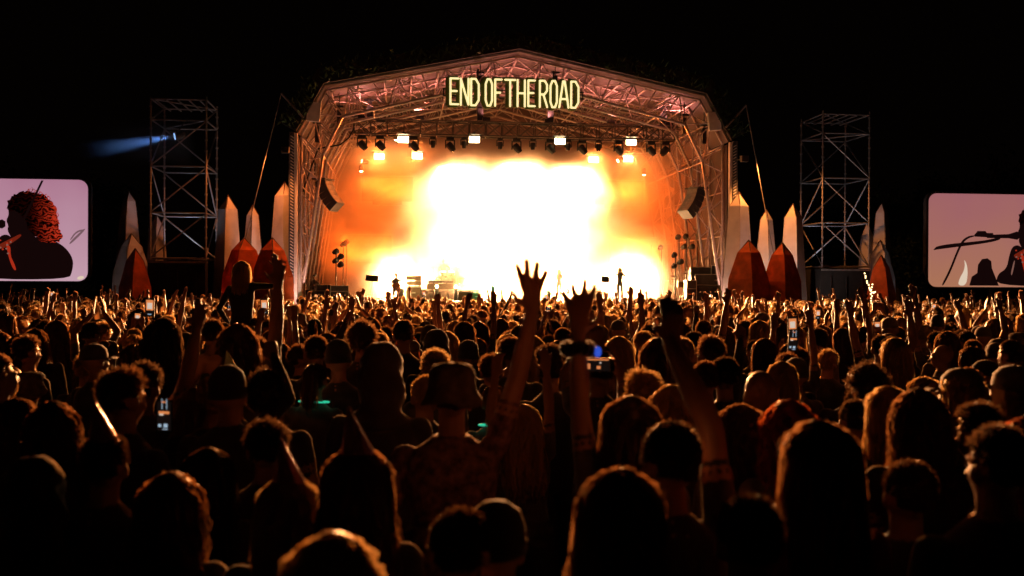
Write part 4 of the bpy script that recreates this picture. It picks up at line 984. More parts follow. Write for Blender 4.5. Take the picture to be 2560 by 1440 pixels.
# ---- hair: a scalp cap and thousands of thin strands
HC = np.array([0, -0.010, 1.665]); HR = np.array([0.0805, 0.100, 0.0965])
def scalp_dirs(n, rs, low=-0.45):
    out = []
    while len(out) < n:
        d = rs.normal(size=3); d /= np.linalg.norm(d)
        if d[1] > 0.25 and d[2] < 0.42 + 0.3 * (d[1] - 0.25): continue
        if d[2] < low - 0.25 * max(0, -d[1]): continue
        if abs(d[0]) > 0.8 and d[2] < -0.05: continue
        out.append(d)
    return np.array(out)
def ribbons(P, w0, w1, rs):
    n, k, _ = P.shape
    D = np.gradient(P, axis=1); D /= np.linalg.norm(D, axis=2)[:, :, None] + 1e-9
    s_ = np.cross(D, rs.normal(size=(n, 1, 3))); s_ /= np.linalg.norm(s_, axis=2)[:, :, None] + 1e-9
    w = np.linspace(w0, w1, k)[None, :, None] * rs.uniform(0.7, 1.3, (n, 1, 1))
    V = np.stack([P - s_ * w, P + s_ * w], 2).reshape(-1, 3)
    b = (np.arange(n) * k * 2)[:, None] + (np.arange(k - 1) * 2)[None, :]
    F = np.stack([b, b + 1, b + 3, b + 2], -1).reshape(-1, 4)
    return V, F
def hair_mesh(style, seed):
    rs = np.random.RandomState(seed)
    low = {'short': -0.35, 'messy': -0.4, 'afro': -0.45, 'curly': -0.5}.get(style, -0.55)
    n = {'short': 2300, 'messy': 2300, 'afro': 2600, 'curly': 1700, 'long': 1500, 'wavy': 1500, 'bob': 1700, 'pony': 1700, 'bun': 1700, 'flat': 2300}[style]
    d = scalp_dirs(n, rs, low); p0 = HC + d * HR; nrm = d / HR; nrm /= np.linalg.norm(nrm, axis=1)[:, None]
    k = {'short': 4, 'messy': 4, 'flat': 4, 'afro': 6, 'curly': 9, 'long': 10, 'wavy': 12, 'bob': 8, 'pony': 7, 'bun': 6}[style]
    P = np.zeros((n, k, 3)); P[:, 0] = p0
    rnd3 = rs.normal(size=(n, 3))
    down = np.array([0, -0.05, -1.0])
    if style in ('short', 'messy', 'flat', 'afro'):
        L = {'short': 0.020, 'messy': 0.034, 'flat': 0.042, 'afro': 0.062}[style] * rs.uniform(0.6, 1.25, (n, 1))
        if style in ('short', 'messy'): L = L * (0.55 + 0.6 * np.clip(d[:, 2:3] + 0.3, 0, 1))
        if style == 'flat': L = L * np.where(d[:, 2:3] > 0.45, 1.3, 0.35)
        flow = np.array([0.25, -0.5, -0.15]) if style != 'flat' else np.array([0, 0, 1.2])
        clump = np.sin(d @ rs.normal(size=(3, 3)) * 6) * (0.35 if style == 'messy' else 0.15)
        v = nrm * (0.75 if style in ('afro', 'flat') else 0.45) + flow * (0.55 if style != 'afro' else 0) + rnd3 * {'short': 0.16, 'messy': 0.3, 'flat': 0.12, 'afro': 0.3}[style] + clump
        v /= np.linalg.norm(v, axis=1)[:, None]
        for j in range(1, k):
            vv = v + (0 if style != 'afro' else rs.normal(size=(n, 3)) * 0.9)
            if style in ('short', 'messy'): vv = vv + flow * 0.3 * j / k
            vv = vv / np.linalg.norm(vv, axis=1)[:, None]
            P[:, j] = P[:, j - 1] + vv * L / (k - 1)
        V, F = ribbons(P, 0.0034, 0.0012, rs)
    else:
        tot = {'curly': 0.26, 'long': 0.46, 'wavy': 0.50, 'bob': 0.25, 'pony': 0.2, 'bun': 0.17}[style] * rs.uniform(0.75, 1.1, (n, 1))
        part = np.sign(d[:, 0:1] + 1e-3) * np.array([[1.0, 0, 0]])
        v = nrm * 0.25 + part * 0.4 * (d[:, 2:3] > 0.3) + down * 0.4 + rnd3 * 0.06
        cap_r = np.where(rs.rand(n) < 0.10, rs.uniform(1.05, 1.25, n), rs.uniform(0.9, 1.1, n)); stray = np.where(cap_r > 1.1, 0.06, 0.03)[:, None]
        amp = {'curly': 0.020, 'wavy': 0.015, 'long': 0.006, 'bob': 0.004, 'pony': 0.002, 'bun': 0.002}[style]
        phs = rs.uniform(0, 6.28, (n, 1)); tied = style in ('pony', 'bun'); tie = np.array([0, -0.125, 1.70])
        Q = p0.copy()
        for j in range(1, k):
            t = j / (k - 1)
            if tied:
                tgt = tie + rnd3 * 0.006; tangent = tgt - Q; L = np.linalg.norm(tangent, axis=1)[:, None]
                Q = Q + tangent / (L + 1e-6) * L * (1.0 / (k - j)) 
            else:
                v = v / np.linalg.norm(v, axis=1)[:, None]; v = v * 0.55 + down * 0.45 * (0.4 + t) + rnd3 * stray + rs.normal(size=(n, 3)) * stray * 0.6
                Q = Q + v / np.linalg.norm(v, axis=1)[:, None] * tot / (k - 1)
            e = (Q - HC) / (HR * (1.04 + 0.05 * rs.rand(n, 1))); l_ = np.linalg.norm(e, axis=1)[:, None]
            Q = np.where(l_ < 1, HC + e / np.maximum(l_, 1e-6) * HR * 1.06, Q)
            if not tied:                          # stay outside neck, shoulders and back; keep the face clear
                z = Q[:, 2]; rad = np.where(z < 1.56, 0.075 + np.clip(1.50 - z, 0, 0.1) * 0.9, 0); hh = np.sqrt(Q[:, 0] ** 2 + Q[:, 1] ** 2)
                push = np.where(hh < rad, rad / np.maximum(hh, 1e-4), 1); Q[:, 0] *= push; Q[:, 1] *= push
                f_ = np.clip(1.62 - z, 0, 0.4); rx_ = (0.098 + 0.10 * f_) * cap_r; ry_ = (0.118 + 0.05 * f_) * cap_r
                rr_ = np.sqrt((Q[:, 0] / rx_) ** 2 + ((Q[:, 1] + 0.02) / ry_) ** 2); kk = np.where(rr_ > 1, 1 / rr_, 1); Q[:, 0] *= kk; Q[:, 1] = (Q[:, 1] + 0.02) * kk - 0.02
                Q[:, 1] = np.where((z < 1.70) & (Q[:, 1] > 0.03), Q[:, 1] * 0.72, Q[:, 1])
            P[:, j] = Q
        off = np.zeros_like(P); tt = np.linspace(0, 1, k)[None, :]
        off[:, :, 0] = np.cos(phs + tt * tot / 0.035) * amp * tt; off[:, :, 1] = np.sin(phs + tt * tot / 0.035) * amp * tt
        P = P + off + rs.normal(size=P.shape) * amp * 0.25
        V, F = ribbons(P, 0.0046, 0.0016, rs)
        if style == 'pony':
            m_ = 500; T = np.zeros((m_, 8, 3)); q = tie + rs.normal(size=(m_, 3)) * 0.013; vv = np.array([0, -0.7, 0.25]) + rs.normal(size=(m_, 3)) * 0.12
            for j in range(8): T[:, j] = q; q = q + vv * 0.045; vv = vv * 0.72 + np.array([0, 0.02, -1.0]) * 0.4
            V2, F2 = ribbons(T, 0.004, 0.0012, rs); F = np.concatenate([F, F2 + len(V)]); V = np.concatenate([V, V2])
        if style == 'bun':
            m_ = 700; T = np.zeros((m_, 6, 3)); a = rs.uniform(0, 6.28, m_); b = rs.uniform(-1.2, 1.2, m_); c = tie + np.array([0, -0.02, 0.03])
            for j in range(6):
                aa = a + j * 0.35; R_ = 0.042 * rs.uniform(0.85, 1.1, m_)
                T[:, j] = c + np.stack([np.cos(aa) * np.cos(b) * R_, np.sin(b) * R_, np.sin(aa) * np.cos(b) * R_], 1)
            V2, F2 = ribbons(T, 0.004, 0.002, rs); F = np.concatenate([F, F2 + len(V)]); V = np.concatenate([V, V2])
    # scalp cap under the strands
    mb = MB(); mb.ell((0, 0, 0), (1, 1, 1), 20, 14)
    cv = np.array(mb.v); thick = {'short': 1.03, 'messy': 1.06, 'afro': 1.26, 'curly': 1.13, 'flat': 1.04}.get(style, 1.06)
    dd = cv / np.linalg.norm(cv, axis=1)[:, None]
    keep = ~(((dd[:, 1] > 0.25) & (dd[:, 2] < 0.42)) | (dd[:, 2] < low - 0.1) | ((np.abs(dd[:, 0]) > 0.8) & (dd[:, 2] < -0.1)))
    cv = HC + dd * HR * thick * (1 + rs.normal(size=(len(dd), 1)) * (0.012 if style not in ('afro', 'curly') else 0.03))
    cf = [f for f in mb.f if len(f) == 4 and all(keep[i] for i in f)]
    Va = np.concatenate([V, cv]); Fa = F.tolist() + [tuple(i + len(V) for i in f) for f in cf]
    if style in ('long', 'wavy', 'bob', 'curly'):     # the mass of hair at the back
        zb = {'long': 1.27, 'wavy': 1.25, 'bob': 1.46, 'curly': 1.44}[style]; rings = []
        for z in np.linspace(1.66, zb, 6):
            f = (1.66 - z) / 0.4; rings.append([Vector((math.sin(a) * (0.088 + 0.02 * f), -0.02 - abs(math.cos(a)) * (0.085 + 0.02 * f), z + rs.normal() * 0.006)) for a in np.linspace(-1.5, 1.5, 12)])
        k0 = len(Va); Va = np.concatenate([Va, np.array([p for r_ in rings for p in r_])])
        for i in range(5):
            for j in range(11): Fa.append((k0 + i * 12 + j, k0 + i * 12 + j + 1, k0 + (i + 1) * 12 + j + 1, k0 + (i + 1) * 12 + j))
    me = bpy.data.meshes.new('hair_' + style); me.from_pydata(Va.tolist(), [], Fa); me.polygons.foreach_set('use_smooth', [True] * len(me.polygons)); me.update()
    me.materials.append(MATS['hair_brown'])
    return me
HAIR = {}
for i, s_ in enumerate(('short', 'messy', 'afro', 'curly', 'long', 'wavy', 'bob', 'pony', 'bun', 'flat')):
    HAIR[s_] = [hair_mesh(s_, 40 + i)] + ([hair_mesh(s_, 80 + i)] if s_ in ('short', 'messy', 'long', 'curly') else [])
# ---- hats and hoods
HAT = {}
mb = MB(); mb.lathe([(0.132, 1.632), (0.134, 1.638), (0.112, 1.675), (0.104, 1.70), (0.101, 1.755), (0.085, 1.785), (0.04, 1.797), (0.001, 1.80)], (0, -0.01, 0), 28, 1.0, 1.12)
for i, v in enumerate(mb.v):
    a = math.atan2(v[1], v[0]); mb.v[i] = (v[0], v[1], v[2] + (0.012 * math.sin(a * 3 + 1) if v[2] < 1.66 else 0.004 * math.sin(a * 5)))
HAT['bucket hat'] = mb.mesh('bucket_hat', True); HAT['bucket hat'].materials.append(MATS['hat_felt'])
mb = MB(); mb.lathe([(0.094, 1.665), (0.096, 1.69), (0.088, 1.735), (0.06, 1.768), (0.02, 1.781), (0.001, 1.782)], (0, -0.01, 0), 24, 0.97, 1.16)
mb.loft([[Vector((math.sin(a) * 0.082, 0.085 + math.cos(a) * 0.105, 1.672 + dz - 0.02 * abs(math.sin(a)))) for a in np.linspace(-1.35, 1.35, 12)] + [Vector((math.sin(a) * 0.080, 0.078, 1.674 + dz)) for a in np.linspace(1.2, -1.2, 6)] for dz in (0, 0.006)])
mb.ell((0, -0.01, 1.783), (0.008, 0.008, 0.006), 8, 4)
HAT['baseball cap'] = mb.mesh('baseball_cap', True); HAT['baseball cap'].materials.append(MATS['cloth_grey'])
mb = MB(); mb.lathe([(0.093, 1.635), (0.098, 1.637), (0.098, 1.672), (0.094, 1.676), (0.092, 1.72), (0.078, 1.765), (0.04, 1.795), (0.001, 1.802)], (0, -0.012, 0), 24, 0.98, 1.16)
HAT['beanie'] = mb.mesh('beanie', True); HAT['beanie'].materials.append(MATS['cloth_dark'])
mb = MB(); secs = [(1.40, 0.17, 0.115, -0.02), (1.45, 0.135, 0.115, -0.02), (1.50, 0.112, 0.115, -0.02), (1.58, 0.110, 0.122, -0.015), (1.66, 0.112, 0.130, -0.012), (1.73, 0.100, 0.120, -0.014), (1.78, 0.075, 0.092, -0.02), (1.81, 0.042, 0.055, -0.03), (1.822, 0.012, 0.02, -0.035)]
mb.loft([[p + Vector((p.x * 0.10 * math.sin(z * 37 + p.y * 30), -0.012 * math.exp(-(p.x / 0.03) ** 2) if p.y < 0 else 0, 0.006 * math.sin(p.x * 60 + z * 20))) for p in ell_ring(0.004 * math.sin(z * 25), cy_, z, rx, ry, 26)] for z, rx, ry, cy_ in [(a + (c - a) * t, b + (d - b) * t, e + (f - e) * t, g + (h_ - g) * t) for (a, b, e, g), (c, d, f, h_) in zip(secs, secs[1:]) for t in (0, 0.34, 0.67)] + [secs[-1]]])
HAT['hood'] = mb.mesh('hood', True); HAT['hood'].materials.append(MATS['cloth_dark'])
mb = MB(); mb.loft([[Vector((math.cos(a) * 0.056, -0.02 + math.sin(a) * 0.056, 1.748)) for a in np.linspace(0, 2 * math.pi, 18, False)], [Vector((-0.03 + math.cos(a) * 0.002, -0.035 + math.sin(a) * 0.002, 1.90)) for a in np.linspace(0, 2 * math.pi, 18, False)]])
HAT['party hat'] = mb.mesh('party_hat'); HAT['party hat'].materials.append(MATS['foil'])
mb = MB()
for a in np.linspace(0, math.pi, 14): pass
pts = [Vector((math.cos(a) * 0.092, -0.005, 1.655 + math.sin(a) * 0.115)) for a in np.linspace(-0.05, math.pi + 0.05, 16)]
mb.path(pts, 0.009, n=6)
HAT['headband'] = mb.mesh('headband', True); HAT['headband'].materials.append(MATS['tape_white'])
mb = MB(); mb.path([Vector((math.cos(a) * 0.105, -0.01 + math.sin(a) * 0.105, 1.495 - 0.012 * math.sin(a))) for a in np.linspace(0, 2 * math.pi, 24)], 0.006, n=6)
HAT['glow necklace'] = mb.mesh('glow_necklace', True); HAT['glow necklace'].materials.append(MATS['glow_green'])
HAT_NAME = {k: k.replace(' ', '_') for k in HAT}

PLACED = []                                       # x, y of everybody standing
def person(x, y, h, pose, hair=None, hcol='hair_brown', hat=None, rotz=0.0, label='', group=None, z=None, lean=(0, 0), body=None, hvar=0, hatmat=None):
    me = body or BODY[pose][0]
    o = bpy.data.objects.new('person', me); C.objects.link(o)
    top = 1.755 + {'afro': 0.08, 'messy': 0.03, 'flat': 0.04, None: 0.0}.get(hair, 0.015)
    if hat: top = {'bucket hat': 1.80, 'hood': 1.822, 'beanie': 1.80, 'baseball cap': 1.785}.get(hat, top)
    s_ = h / top; w_ = s_ ** 0.6 * 0.97
    o.scale = (w_, w_, s_); o.location = (x, y, gz(y) if z is None else z); o.rotation_euler = (lean[0], lean[1], rotz)
    tag(o, label, 'person', group)
    if hair:
        c = bpy.data.objects.new('hair', HAIR[hair][hvar % len(HAIR[hair])]); C.objects.link(c); c.parent = o
        c.material_slots[0].link = 'OBJECT'; c.material_slots[0].material = MATS[hcol]
    for hh in ([hat] if hat and not isinstance(hat, (list, tuple)) else (hat or [])):
        c = bpy.data.objects.new(HAT_NAME[hh], HAT[hh]); C.objects.link(c); c.parent = o
        if hatmat: c.material_slots[0].link = 'OBJECT'; c.material_slots[0].material = MATS[hatmat]
    PLACED.append((x, y))
    return o
PH = {}
def phone(loc, rot, kind, label, w=0.075, h=0.155):
    r = thing('phone', label, 'phone', loc, 0, 'phones held up in the crowd'); r.rotation_euler = rot
    if kind not in PH:
        mb = MB(); mb.box((0, 0, 0), (w, 0.009, h)); b = mb.mesh('phone_case'); b.materials.append(MATS['phone_body'])
        parts = []
        if kind == 'stage': 
            for m_, (x, z, a, c) in (('scr_dark', (0, 0, .066, .14)), ('scr_orange', (0, .018, .060, .085)), ('scr_white', (0, .012, .040, .05)), ('scr_blue', (0, -.058, .03, .006))): parts.append((m_, x, z, a, c))
        elif kind == 'dark':
            parts = [('scr_dark', 0, 0, .066, .14), ('scr_white', -.012, .012, .02, .016), ('scr_orange', 0, .018, .05, .012), ('scr_blue', -.02, -.045, .014, .014), ('scr_blue', .008, -.045, .018, .018), ('scr_blue', .006, -.062, .024, .004), ('scr_blue', -.008, .06, .003, .05), ('scr_blue', .014, .06, .003, .05), ('scr_orange', 0, .07, .02, .006)]
        elif kind == 'wide':
            parts = [('scr_dark', 0, 0, .066, .14), ('scr_orange', -.028, .0, .006, .13), ('scr_orange', .008, -.05, .03, .028), ('scr_orange', .014, .01, .016, .02), ('scr_white', -.012, .02, .008, .008)]
        else: parts = [('scr_white', 0, 0, .066, .14)]
        out = []
        for i, (m_, x, z, a, c) in enumerate(parts):
            mb = MB(); mb.box((x, -0.0055 - 0.0006 * i, z), (a, 0.001, c)); me = mb.mesh('phone_screen'); me.materials.append(MATS[m_]); out.append(me)
        PH[kind] = (b, out)
    b, out = PH[kind]
    link('case', b, None, r); s0 = link('screen', out[0], None, r)
    for me in out[1:]: link('screen_image', me, None, s0)
    return r
def place_px(px, py, D): 
    q = at(px, py, D); return q.x, q.y, q.z - gz(q.y)

# ------------------------------------------------------------------ the people one can pick out near the camera
# (px, py of the head top, distance, pose, hair, colour, hat, turn, label)
b_plaid, an_plaid = make_body('person_plaid', [None, dict(w=(0.36, 0.06, 2.05), pole=(0.9, -0.2, -0.5), hand='open', thumb=(-1, 0, 0.05), dir=(-0.04, 0.06, 1), hs=1.13)], 'b', 'short', 0.0062, al=1.10, mats=('skin', 'cloth_plaid', 'cloth_denim', 'shoe'), smooth=2)
b_wom, an_wom = make_body('person_scrunchie', [dict(w=(-0.19, 0.08, 2.02), pole=(-1, 0, -0.3), hand='open', thumb=(1, 0, 0), dir=(0.05, 0.25, 1), hs=1.08), None], 'f', 'none', 0.007, al=1.0, mats=('skin', 'cloth_grey', 'cloth_denim', 'shoe'), smooth=3)
b_man, an_man = make_body('person_arm', [None, dict(w=(0.065, 0.17, 2.0), pole=(1, 0, -0.4), hand='relaxed', thumb=(-1, 0, 0), dir=(0.12, 0.1, 1), hs=1.05)], 'm', 'short', 0.008, al=1.12, mats=('skin', 'cloth_dark', 'cloth_denim', 'shoe'), smooth=3)
b_sit, an_sit = make_body('person_riding', [dict(w=(-0.24, 0.16, 0.96), hand='relaxed', thumb=(0, 1, 0)), dict(w=(0.40, 0.10, 1.70), pole=(0.8, 0, -1), hand='open', thumb=(-1, 0, 0), dir=(-0.1, 0.1, 1))], 'f', 'long', 0.011, seated='ride', mats=('skin', 'cloth_dark', 'cloth_dark', 'shoe'))
b_red, _ = make_body('person_red', [None, None], 'f', 'short', 0.011, mats=('skin', 'cloth_red', 'cloth_denim', 'shoe'))
H = [
 (785, 1335, 2.0, 'down_f', 'curly', 'hair_blond', None, 0.2, 'person nearest the camera, only wavy blond hair top showing at bottom'),
 (1490, 1168, 2.45, 'down_f', 'wavy', 'hair_brown', None, 0.1, 'person with very long wavy brown hair at bottom centre'),
 (1270, 1242, 2.75, 'down', None, '', 'beanie', -0.3, 'person in a dark beanie at bottom, left of long wavy brown hair'),
 (2045, 1045, 2.8, 'R', 'long', 'hair_brown', None, 0.15, 'person in a red top with long straight brown hair at lower right'),
 (1675, 1058, 2.95, 'M', 'short', 'hair_black', 'headband', 0.25, 'person with short hair and pale headband lifting one dark arm high'),
 (885, 1112, 3.0, 'down_f', 'wavy', 'hair_brown', 'party hat', 0.15, 'person with long wavy hair under a shiny pointed party hat'),
 (690, 1185, 3.05, 'down_f', 'bob', 'hair_blond', 'party hat', 0.2, 'person with blond bob under a pointed party hat at lower left'),
 (240, 1082, 3.5, 'down', 'short', 'hair_black', 'party hat', 0.1, 'person with cropped hair under a party hat at far lower left'),
 (665, 1050, 4.0, 'down', 'messy', 'hair_black', None, 0.2, 'person with short messy hair between the phone and the hooded person'),
 (130, 1005, 4.2, 'down', 'curly', 'hair_brown', None, 0.1, 'person with short curly brown hair at far left, below cropped head'),
 (262, 918, 4.2, 'down_b', 'messy', 'hair_brown', None, -0.5, 'tall person turning right with brushed up brown hair at left'),
 (592, 912, 4.8, 'down_b', None, '', 'beanie', -0.1, 'person in a smooth tight beanie beside a raised fist'),
 (536, 940, 5.1, 'fist', 'short', 'hair_blond', None, 0.1, 'person raising a fist just left of the smooth beanie'),
 (940, 850, 5.0, 'down_b', None, '', 'hood', 0.0, 'person in a tall dark pointed hood at centre left'),
 (1130, 905, 4.2, 'P', 'short', 'hair_brown', 'bucket hat', 0.05, 'person in bucket hat and plaid shirt raising a wide open hand'),
 (1040, 940, 5.5, 'down', 'short', 'hair_blond', None, 0.3, 'person with cropped fair hair between hooded person and bucket hat'),
 (1578, 985, 3.5, 'W', 'long', 'hair_brown', None, 0.0, 'long haired person raising a left arm with dark scrunchie and blue light'),
 (1700, 962, 4.3, 'down_f', 'bob', 'hair_blond', None, 0.1, 'person with blond bob split by a dark raised arm'),
 (1608, 925, 4.9, 'down', 'messy', 'hair_blond', None, 0.5, 'person with brushed over fair hair right of the horizontal phone'),
 (1400, 868, 6.3, 'down', 'flat', 'hair_black', None, 0.0, 'person with flat topped hair right of the big raised forearm'),
 (1292, 845, 7.0, 'down', 'short', 'hair_brown', None, 0.1, 'person with cropped hair just left of the big raised forearm'),
 (1850, 1008, 4.2, 'down_f', 'wavy', 'hair_brown', None, 0.3, 'person with loose wavy hair in front of the bald person at right'),
 (1935, 925, 4.7, 'down_b', None, '', None, 0.2, 'bald person at right behind the loose wavy hair'),
 (1990, 1000, 3.9, 'down_f', 'curly', 'hair_red', None, 0.1, 'person with red curly hair behind the red top'),
 (1840, 895, 6.0, 'down', 'short', 'hair_black', None, 0.0, 'person with short black hair left of the bald person'),
 (2238, 965, 4.5, 'down_f', 'long', 'hair_blond', None, 0.2, 'person with long straight fair hair at right'),
 (2310, 975, 4.0, 'down', 'curly', 'hair_brown', None, 0.1, 'person with rounded curly brown hair at right'),
 (2412, 920, 4.8, 'down_f', 'long', 'hair_blond', 'baseball cap', 0.7, 'long haired person in a cap turning left at right'),
 (2510, 908, 4.9, 'down', 'short', 'hair_black', 'baseball cap', 0.9, 'person in a cap with brim to the left near right edge'),
 (2150, 890, 5.3, 'down', 'afro', 'hair_black', None, 0.0, 'person with big round black hair at right'),
 (2562, 1052, 3.5, 'down_f', 'curly', 'hair_red', None, 0.1, 'person with curly hair cut by the right frame edge'),
 (2480, 1060, 2.9, 'down_b', 'short', 'hair_black', None, 0.1, 'broad dark person near the lower right corner'),
 (695, 900, 5.2, 'down', 'afro', 'hair_black', None, 0.0, 'person with round frizzy hair left of the hooded person'),
 (770, 840, 7.3, 'down', 'short', 'hair_brown', None, 0.3, 'person with shaved hair above the green glow necklace'),
 (775, 905, 6.6, 'down_f', 'pony', 'hair_brown', 'glow necklace', 0.0, 'person wearing a glowing green necklace left of the hooded person'),
 (905, 787, 7.6, 'down', 'afro', 'hair_brown', None, 0.0, 'tall person with frizzy hair above the hooded person'),
 (1015, 800, 8.6, 'down', 'short', 'hair_brown', None, 0.0, 'person with cropped hair upper right of the hooded person'),
 (868, 848, 6.9, 'down', None, '', 'beanie', 0.2, 'person in a small beanie just left of the tall hood'),
 (1105, 822, 8.0, 'down_b', None, '', 'hood', 0.0, 'person in a rounded hood above the bucket hat'),
 (1095, 872, 6.4, 'down_f', 'messy', 'hair_blond', None, 0.2, 'person with tousled fair hair just above the bucket hat'),
 (1208, 885, 7.0, 'down', 'messy', 'hair_brown', None, 0.0, 'person with tousled hair right above the bucket hat'),
 (1240, 960, 6.0, 'down_f', 'pony', 'hair_brown', 'glow necklace', 0.0, 'person with green glow necklace right of the bucket hat'),
 (1556, 840, 7.4, 'down_f', 'bob', 'hair_blond', None, 0.1, 'person with blond bob right of the scrunchie arm'),
 (1622, 845, 6.3, 'down', 'curly', 'hair_brown', None, 0.0, 'person with a curly mop right of the blond bob'),
 (1755, 838, 6.9, 'down', 'messy', 'hair_brown', None, 0.1, 'person with upright hair right of the dark raised arm'),
 (1790, 905, 6.0, 'point', 'short', 'hair_brown', None, 0.1, 'person pointing up with a thin lit arm right of the dark arm'),
 (622, 808, 5.9, 'right', 'curly', 'hair_brown', None, 0.3, 'curly person with a raised open hand below the person on shoulders'),
 (412, 792, 6.8, 'down_f', 'wavy', 'hair_black', None, -0.1, 'person with long wavy black hair below the left scaffold tower'),
 (515, 800, 8.2, 'down', 'short', 'hair_brown', None, 0.0, 'person with cropped hair right of the long wavy black hair'),
 (330, 905, 5.2, 'right', 'messy', 'hair_black', None, -0.1, 'person with a tall raised right arm at left'),
 (458, 968, 5.2, 'phone', 'bob', 'hair_blond', None, 0.15, 'person holding the large dark phone at left'),
 (22, 885, 5.4, 'down', 'short', 'hair_brown', None, -0.8, 'person in profile at the left frame edge'),
 (45, 990, 4.6, 'down_f', 'bob', 'hair_brown', None, -0.5, 'person with a dark bob low at the left frame edge'),
 (258, 858, 7.2, 'down', None, '', 'baseball cap', -0.6, 'person in a cap turned right at left'),
 (2222, 842, 7.9, 'down_f', 'bob', 'hair_blond', None, 0.5, 'person with bright blond bob turning left at right'),
 (1330, 1010, 5.6, 'both_f', 'long', 'hair_blond', None, 0.0, 'fair long haired person with arms raised behind the plaid shirt'),
 (1500, 880, 5.9, 'phone', 'short', 'hair_black', None, 0.1, 'person holding a phone sideways beside the scrunchie arm'),
 (2440, 1010, 4.0, 'down', 'messy', 'hair_black', None, 0.2, 'person with dark messy hair under the caps at right'),
 (2110, 1000, 5.0, 'down_b', 'short', 'hair_black', None, 0.0, 'dark person with short hair right of the red curls'),
 (100, 1130, 3.4, 'down_b', None, '', 'hood', 0.2, 'dark hooded person in the lower left corner'),
 (520, 1120, 3.7, 'down_f', 'long', 'hair_black', None, 0.0, 'person with long black hair under the large phone'),
 (1110, 1270, 2.6, 'down_b', 'short', 'hair_black', None, 0.0, 'dark person low in the frame below the plaid shirt'),
 (1880, 1230, 2.5, 'down_b', 'short', 'hair_black', None, 0.0, 'dark person low in the frame left of the red top'),
 (400, 1190, 3.1, 'down_f', 'curly', 'hair_brown', None, 0.0, 'person with curly hair low at left beside two party hats'),
 (2250, 1150, 3.2, 'down_b', 'short', 'hair_black', None, 0.0, 'dark person low at right of the red top'),
]
SPECIAL = {'R': b_red, 'M': b_man, 'W': b_wom, 'P': b_plaid}
HERO = {}
for i, (px, py, D, pose, hair, hcol, hat, rz, lab) in enumerate(H):
    x, y, h = place_px(px, py, D); h = min(max(h, 1.45), 1.93)
    o = person(x, y, h, pose if pose not in SPECIAL else 'down', hair, hcol or 'hair_brown', hat, rz * 0.8, lab, None, body=SPECIAL.get(pose), hvar=i, lean=(rnd.uniform(-.04, .04), rnd.uniform(-.04, .04)) if pose not in SPECIAL else (0, 0))
    o['group'] = 'people in the crowd'; HERO[lab] = o
    if pose == 'R':
        for ch in o.children: pass
def hp(frag): return next(o for l, o in HERO.items() if frag in l)
def loc_on(o, p): return Matrix.LocRotScale(o.location, o.rotation_euler, o.scale) @ Vector(p)
# scrunchie and blue light on the raised wrist
w_ = hp('scrunchie'); q = loc_on(w_, (-0.19, 0.075, 1.925))
mb = MB(); mb.path([Vector((math.cos(a) * 0.045, math.sin(a) * 0.042, 0.006 * math.sin(3 * a))) for a in np.linspace(0, 6.2832, 16)], 0.026, n=8)
c = build(mb, 'scrunchie', 'cloth_dark', w_, (-0.19, 0.075, 1.925), smooth=True)
mb = MB(); mb.ell((0, 0, 0), (0.013, 0.010, 0.02)); tag(build(mb, 'wrist_light', 'led_blue', None, q + Vector((0.07, -0.02, -0.01)), smooth=True), 'small glowing blue wrist light beside the dark scrunchie', 'wrist light')
# the rider and the one who carries her
x, y, hh = place_px(612, 652, 12.2)
person(x, y, 1.72, 'down_b', 'short', 'hair_black', None, 0.0, 'person carrying someone on their shoulders', 'people in the crowd')
rd = person(x, y - 0.12, 1.70, 'down', 'bob', 'hair_blond', None, -0.1, 'person in dark top riding on shoulders, one hand raised high', 'people in the crowd', body=b_sit, z=gz(y) + hh - 1.70); rd['group'] = 'people in the crowd'
PLACED.append((x, y - 0.3))
# phones that show
def phone_px(px, py, D, kind, lab, rot=(0.1, 0, 0)):
    q = at(px, py, D); r_ = phone(q, rot, kind, lab)
    if kind == 'white': r_.rotation_euler = (0.1, math.radians(90), rnd.uniform(-0.7, 0.7))
phone_px(411, 1040, 4.75, 'dark', 'large dark phone with camera buttons held up at left', (0.1, 0.03, 0))
phone_px(1492, 912, 5.45, 'wide', 'phone held sideways filming the stage beside the scrunchie arm', (0.1, math.radians(90), 0))
phone_px(375, 768, 8.2, 'stage', 'bright phone filming below the left scaffold tower', (0.1, 0.05, 0))
phone_px(661, 766, 9.6, 'stage', 'bright phone filming right of the person on shoulders', (0.1, 0, 0))
phone_px(1981, 815, 8.0, 'stage', 'bright phone filming below the squat red spire at right', (0.1, -0.05, 0))
phone_px(1983, 853, 7.6, 'dark', 'dark phone just under the bright phone at right', (0.1, 0.05, 0))
for px, py, D, lab in ((130, 737, 20, 'tiny lit phone under the left video screen'), (975, 742, 21, 'tiny lit phone under the music stand'), (1060, 735, 24, 'tiny lit phone right of the amplifier'), (1420, 728, 24, 'tiny lit phone under the singer'), (2112, 757, 24, 'tiny lit phone below the right scaffold tower'), (2045, 785, 15, 'tiny lit phone right of the bright phone at right'), (2335, 768, 18, 'tiny lit phone under the right video screen'), (2490, 772, 17, 'tiny lit phone at far right under the screen'), (1365, 745, 22, 'tiny lit phone behind the open hand')):
    phone_px(px, py, D, 'stage', lab)
# mint party hat standing among the heads at left
q = at(584, 905, 5.4); x, y = q.x, q.y
person(x, y, q.z - gz(y) - 0.06, 'down', 'short', 'hair_black', 'party hat', 0.0, 'person under a pale mint party hat left of the smooth beanie', 'people in the crowd', hatmat='foil_mint')

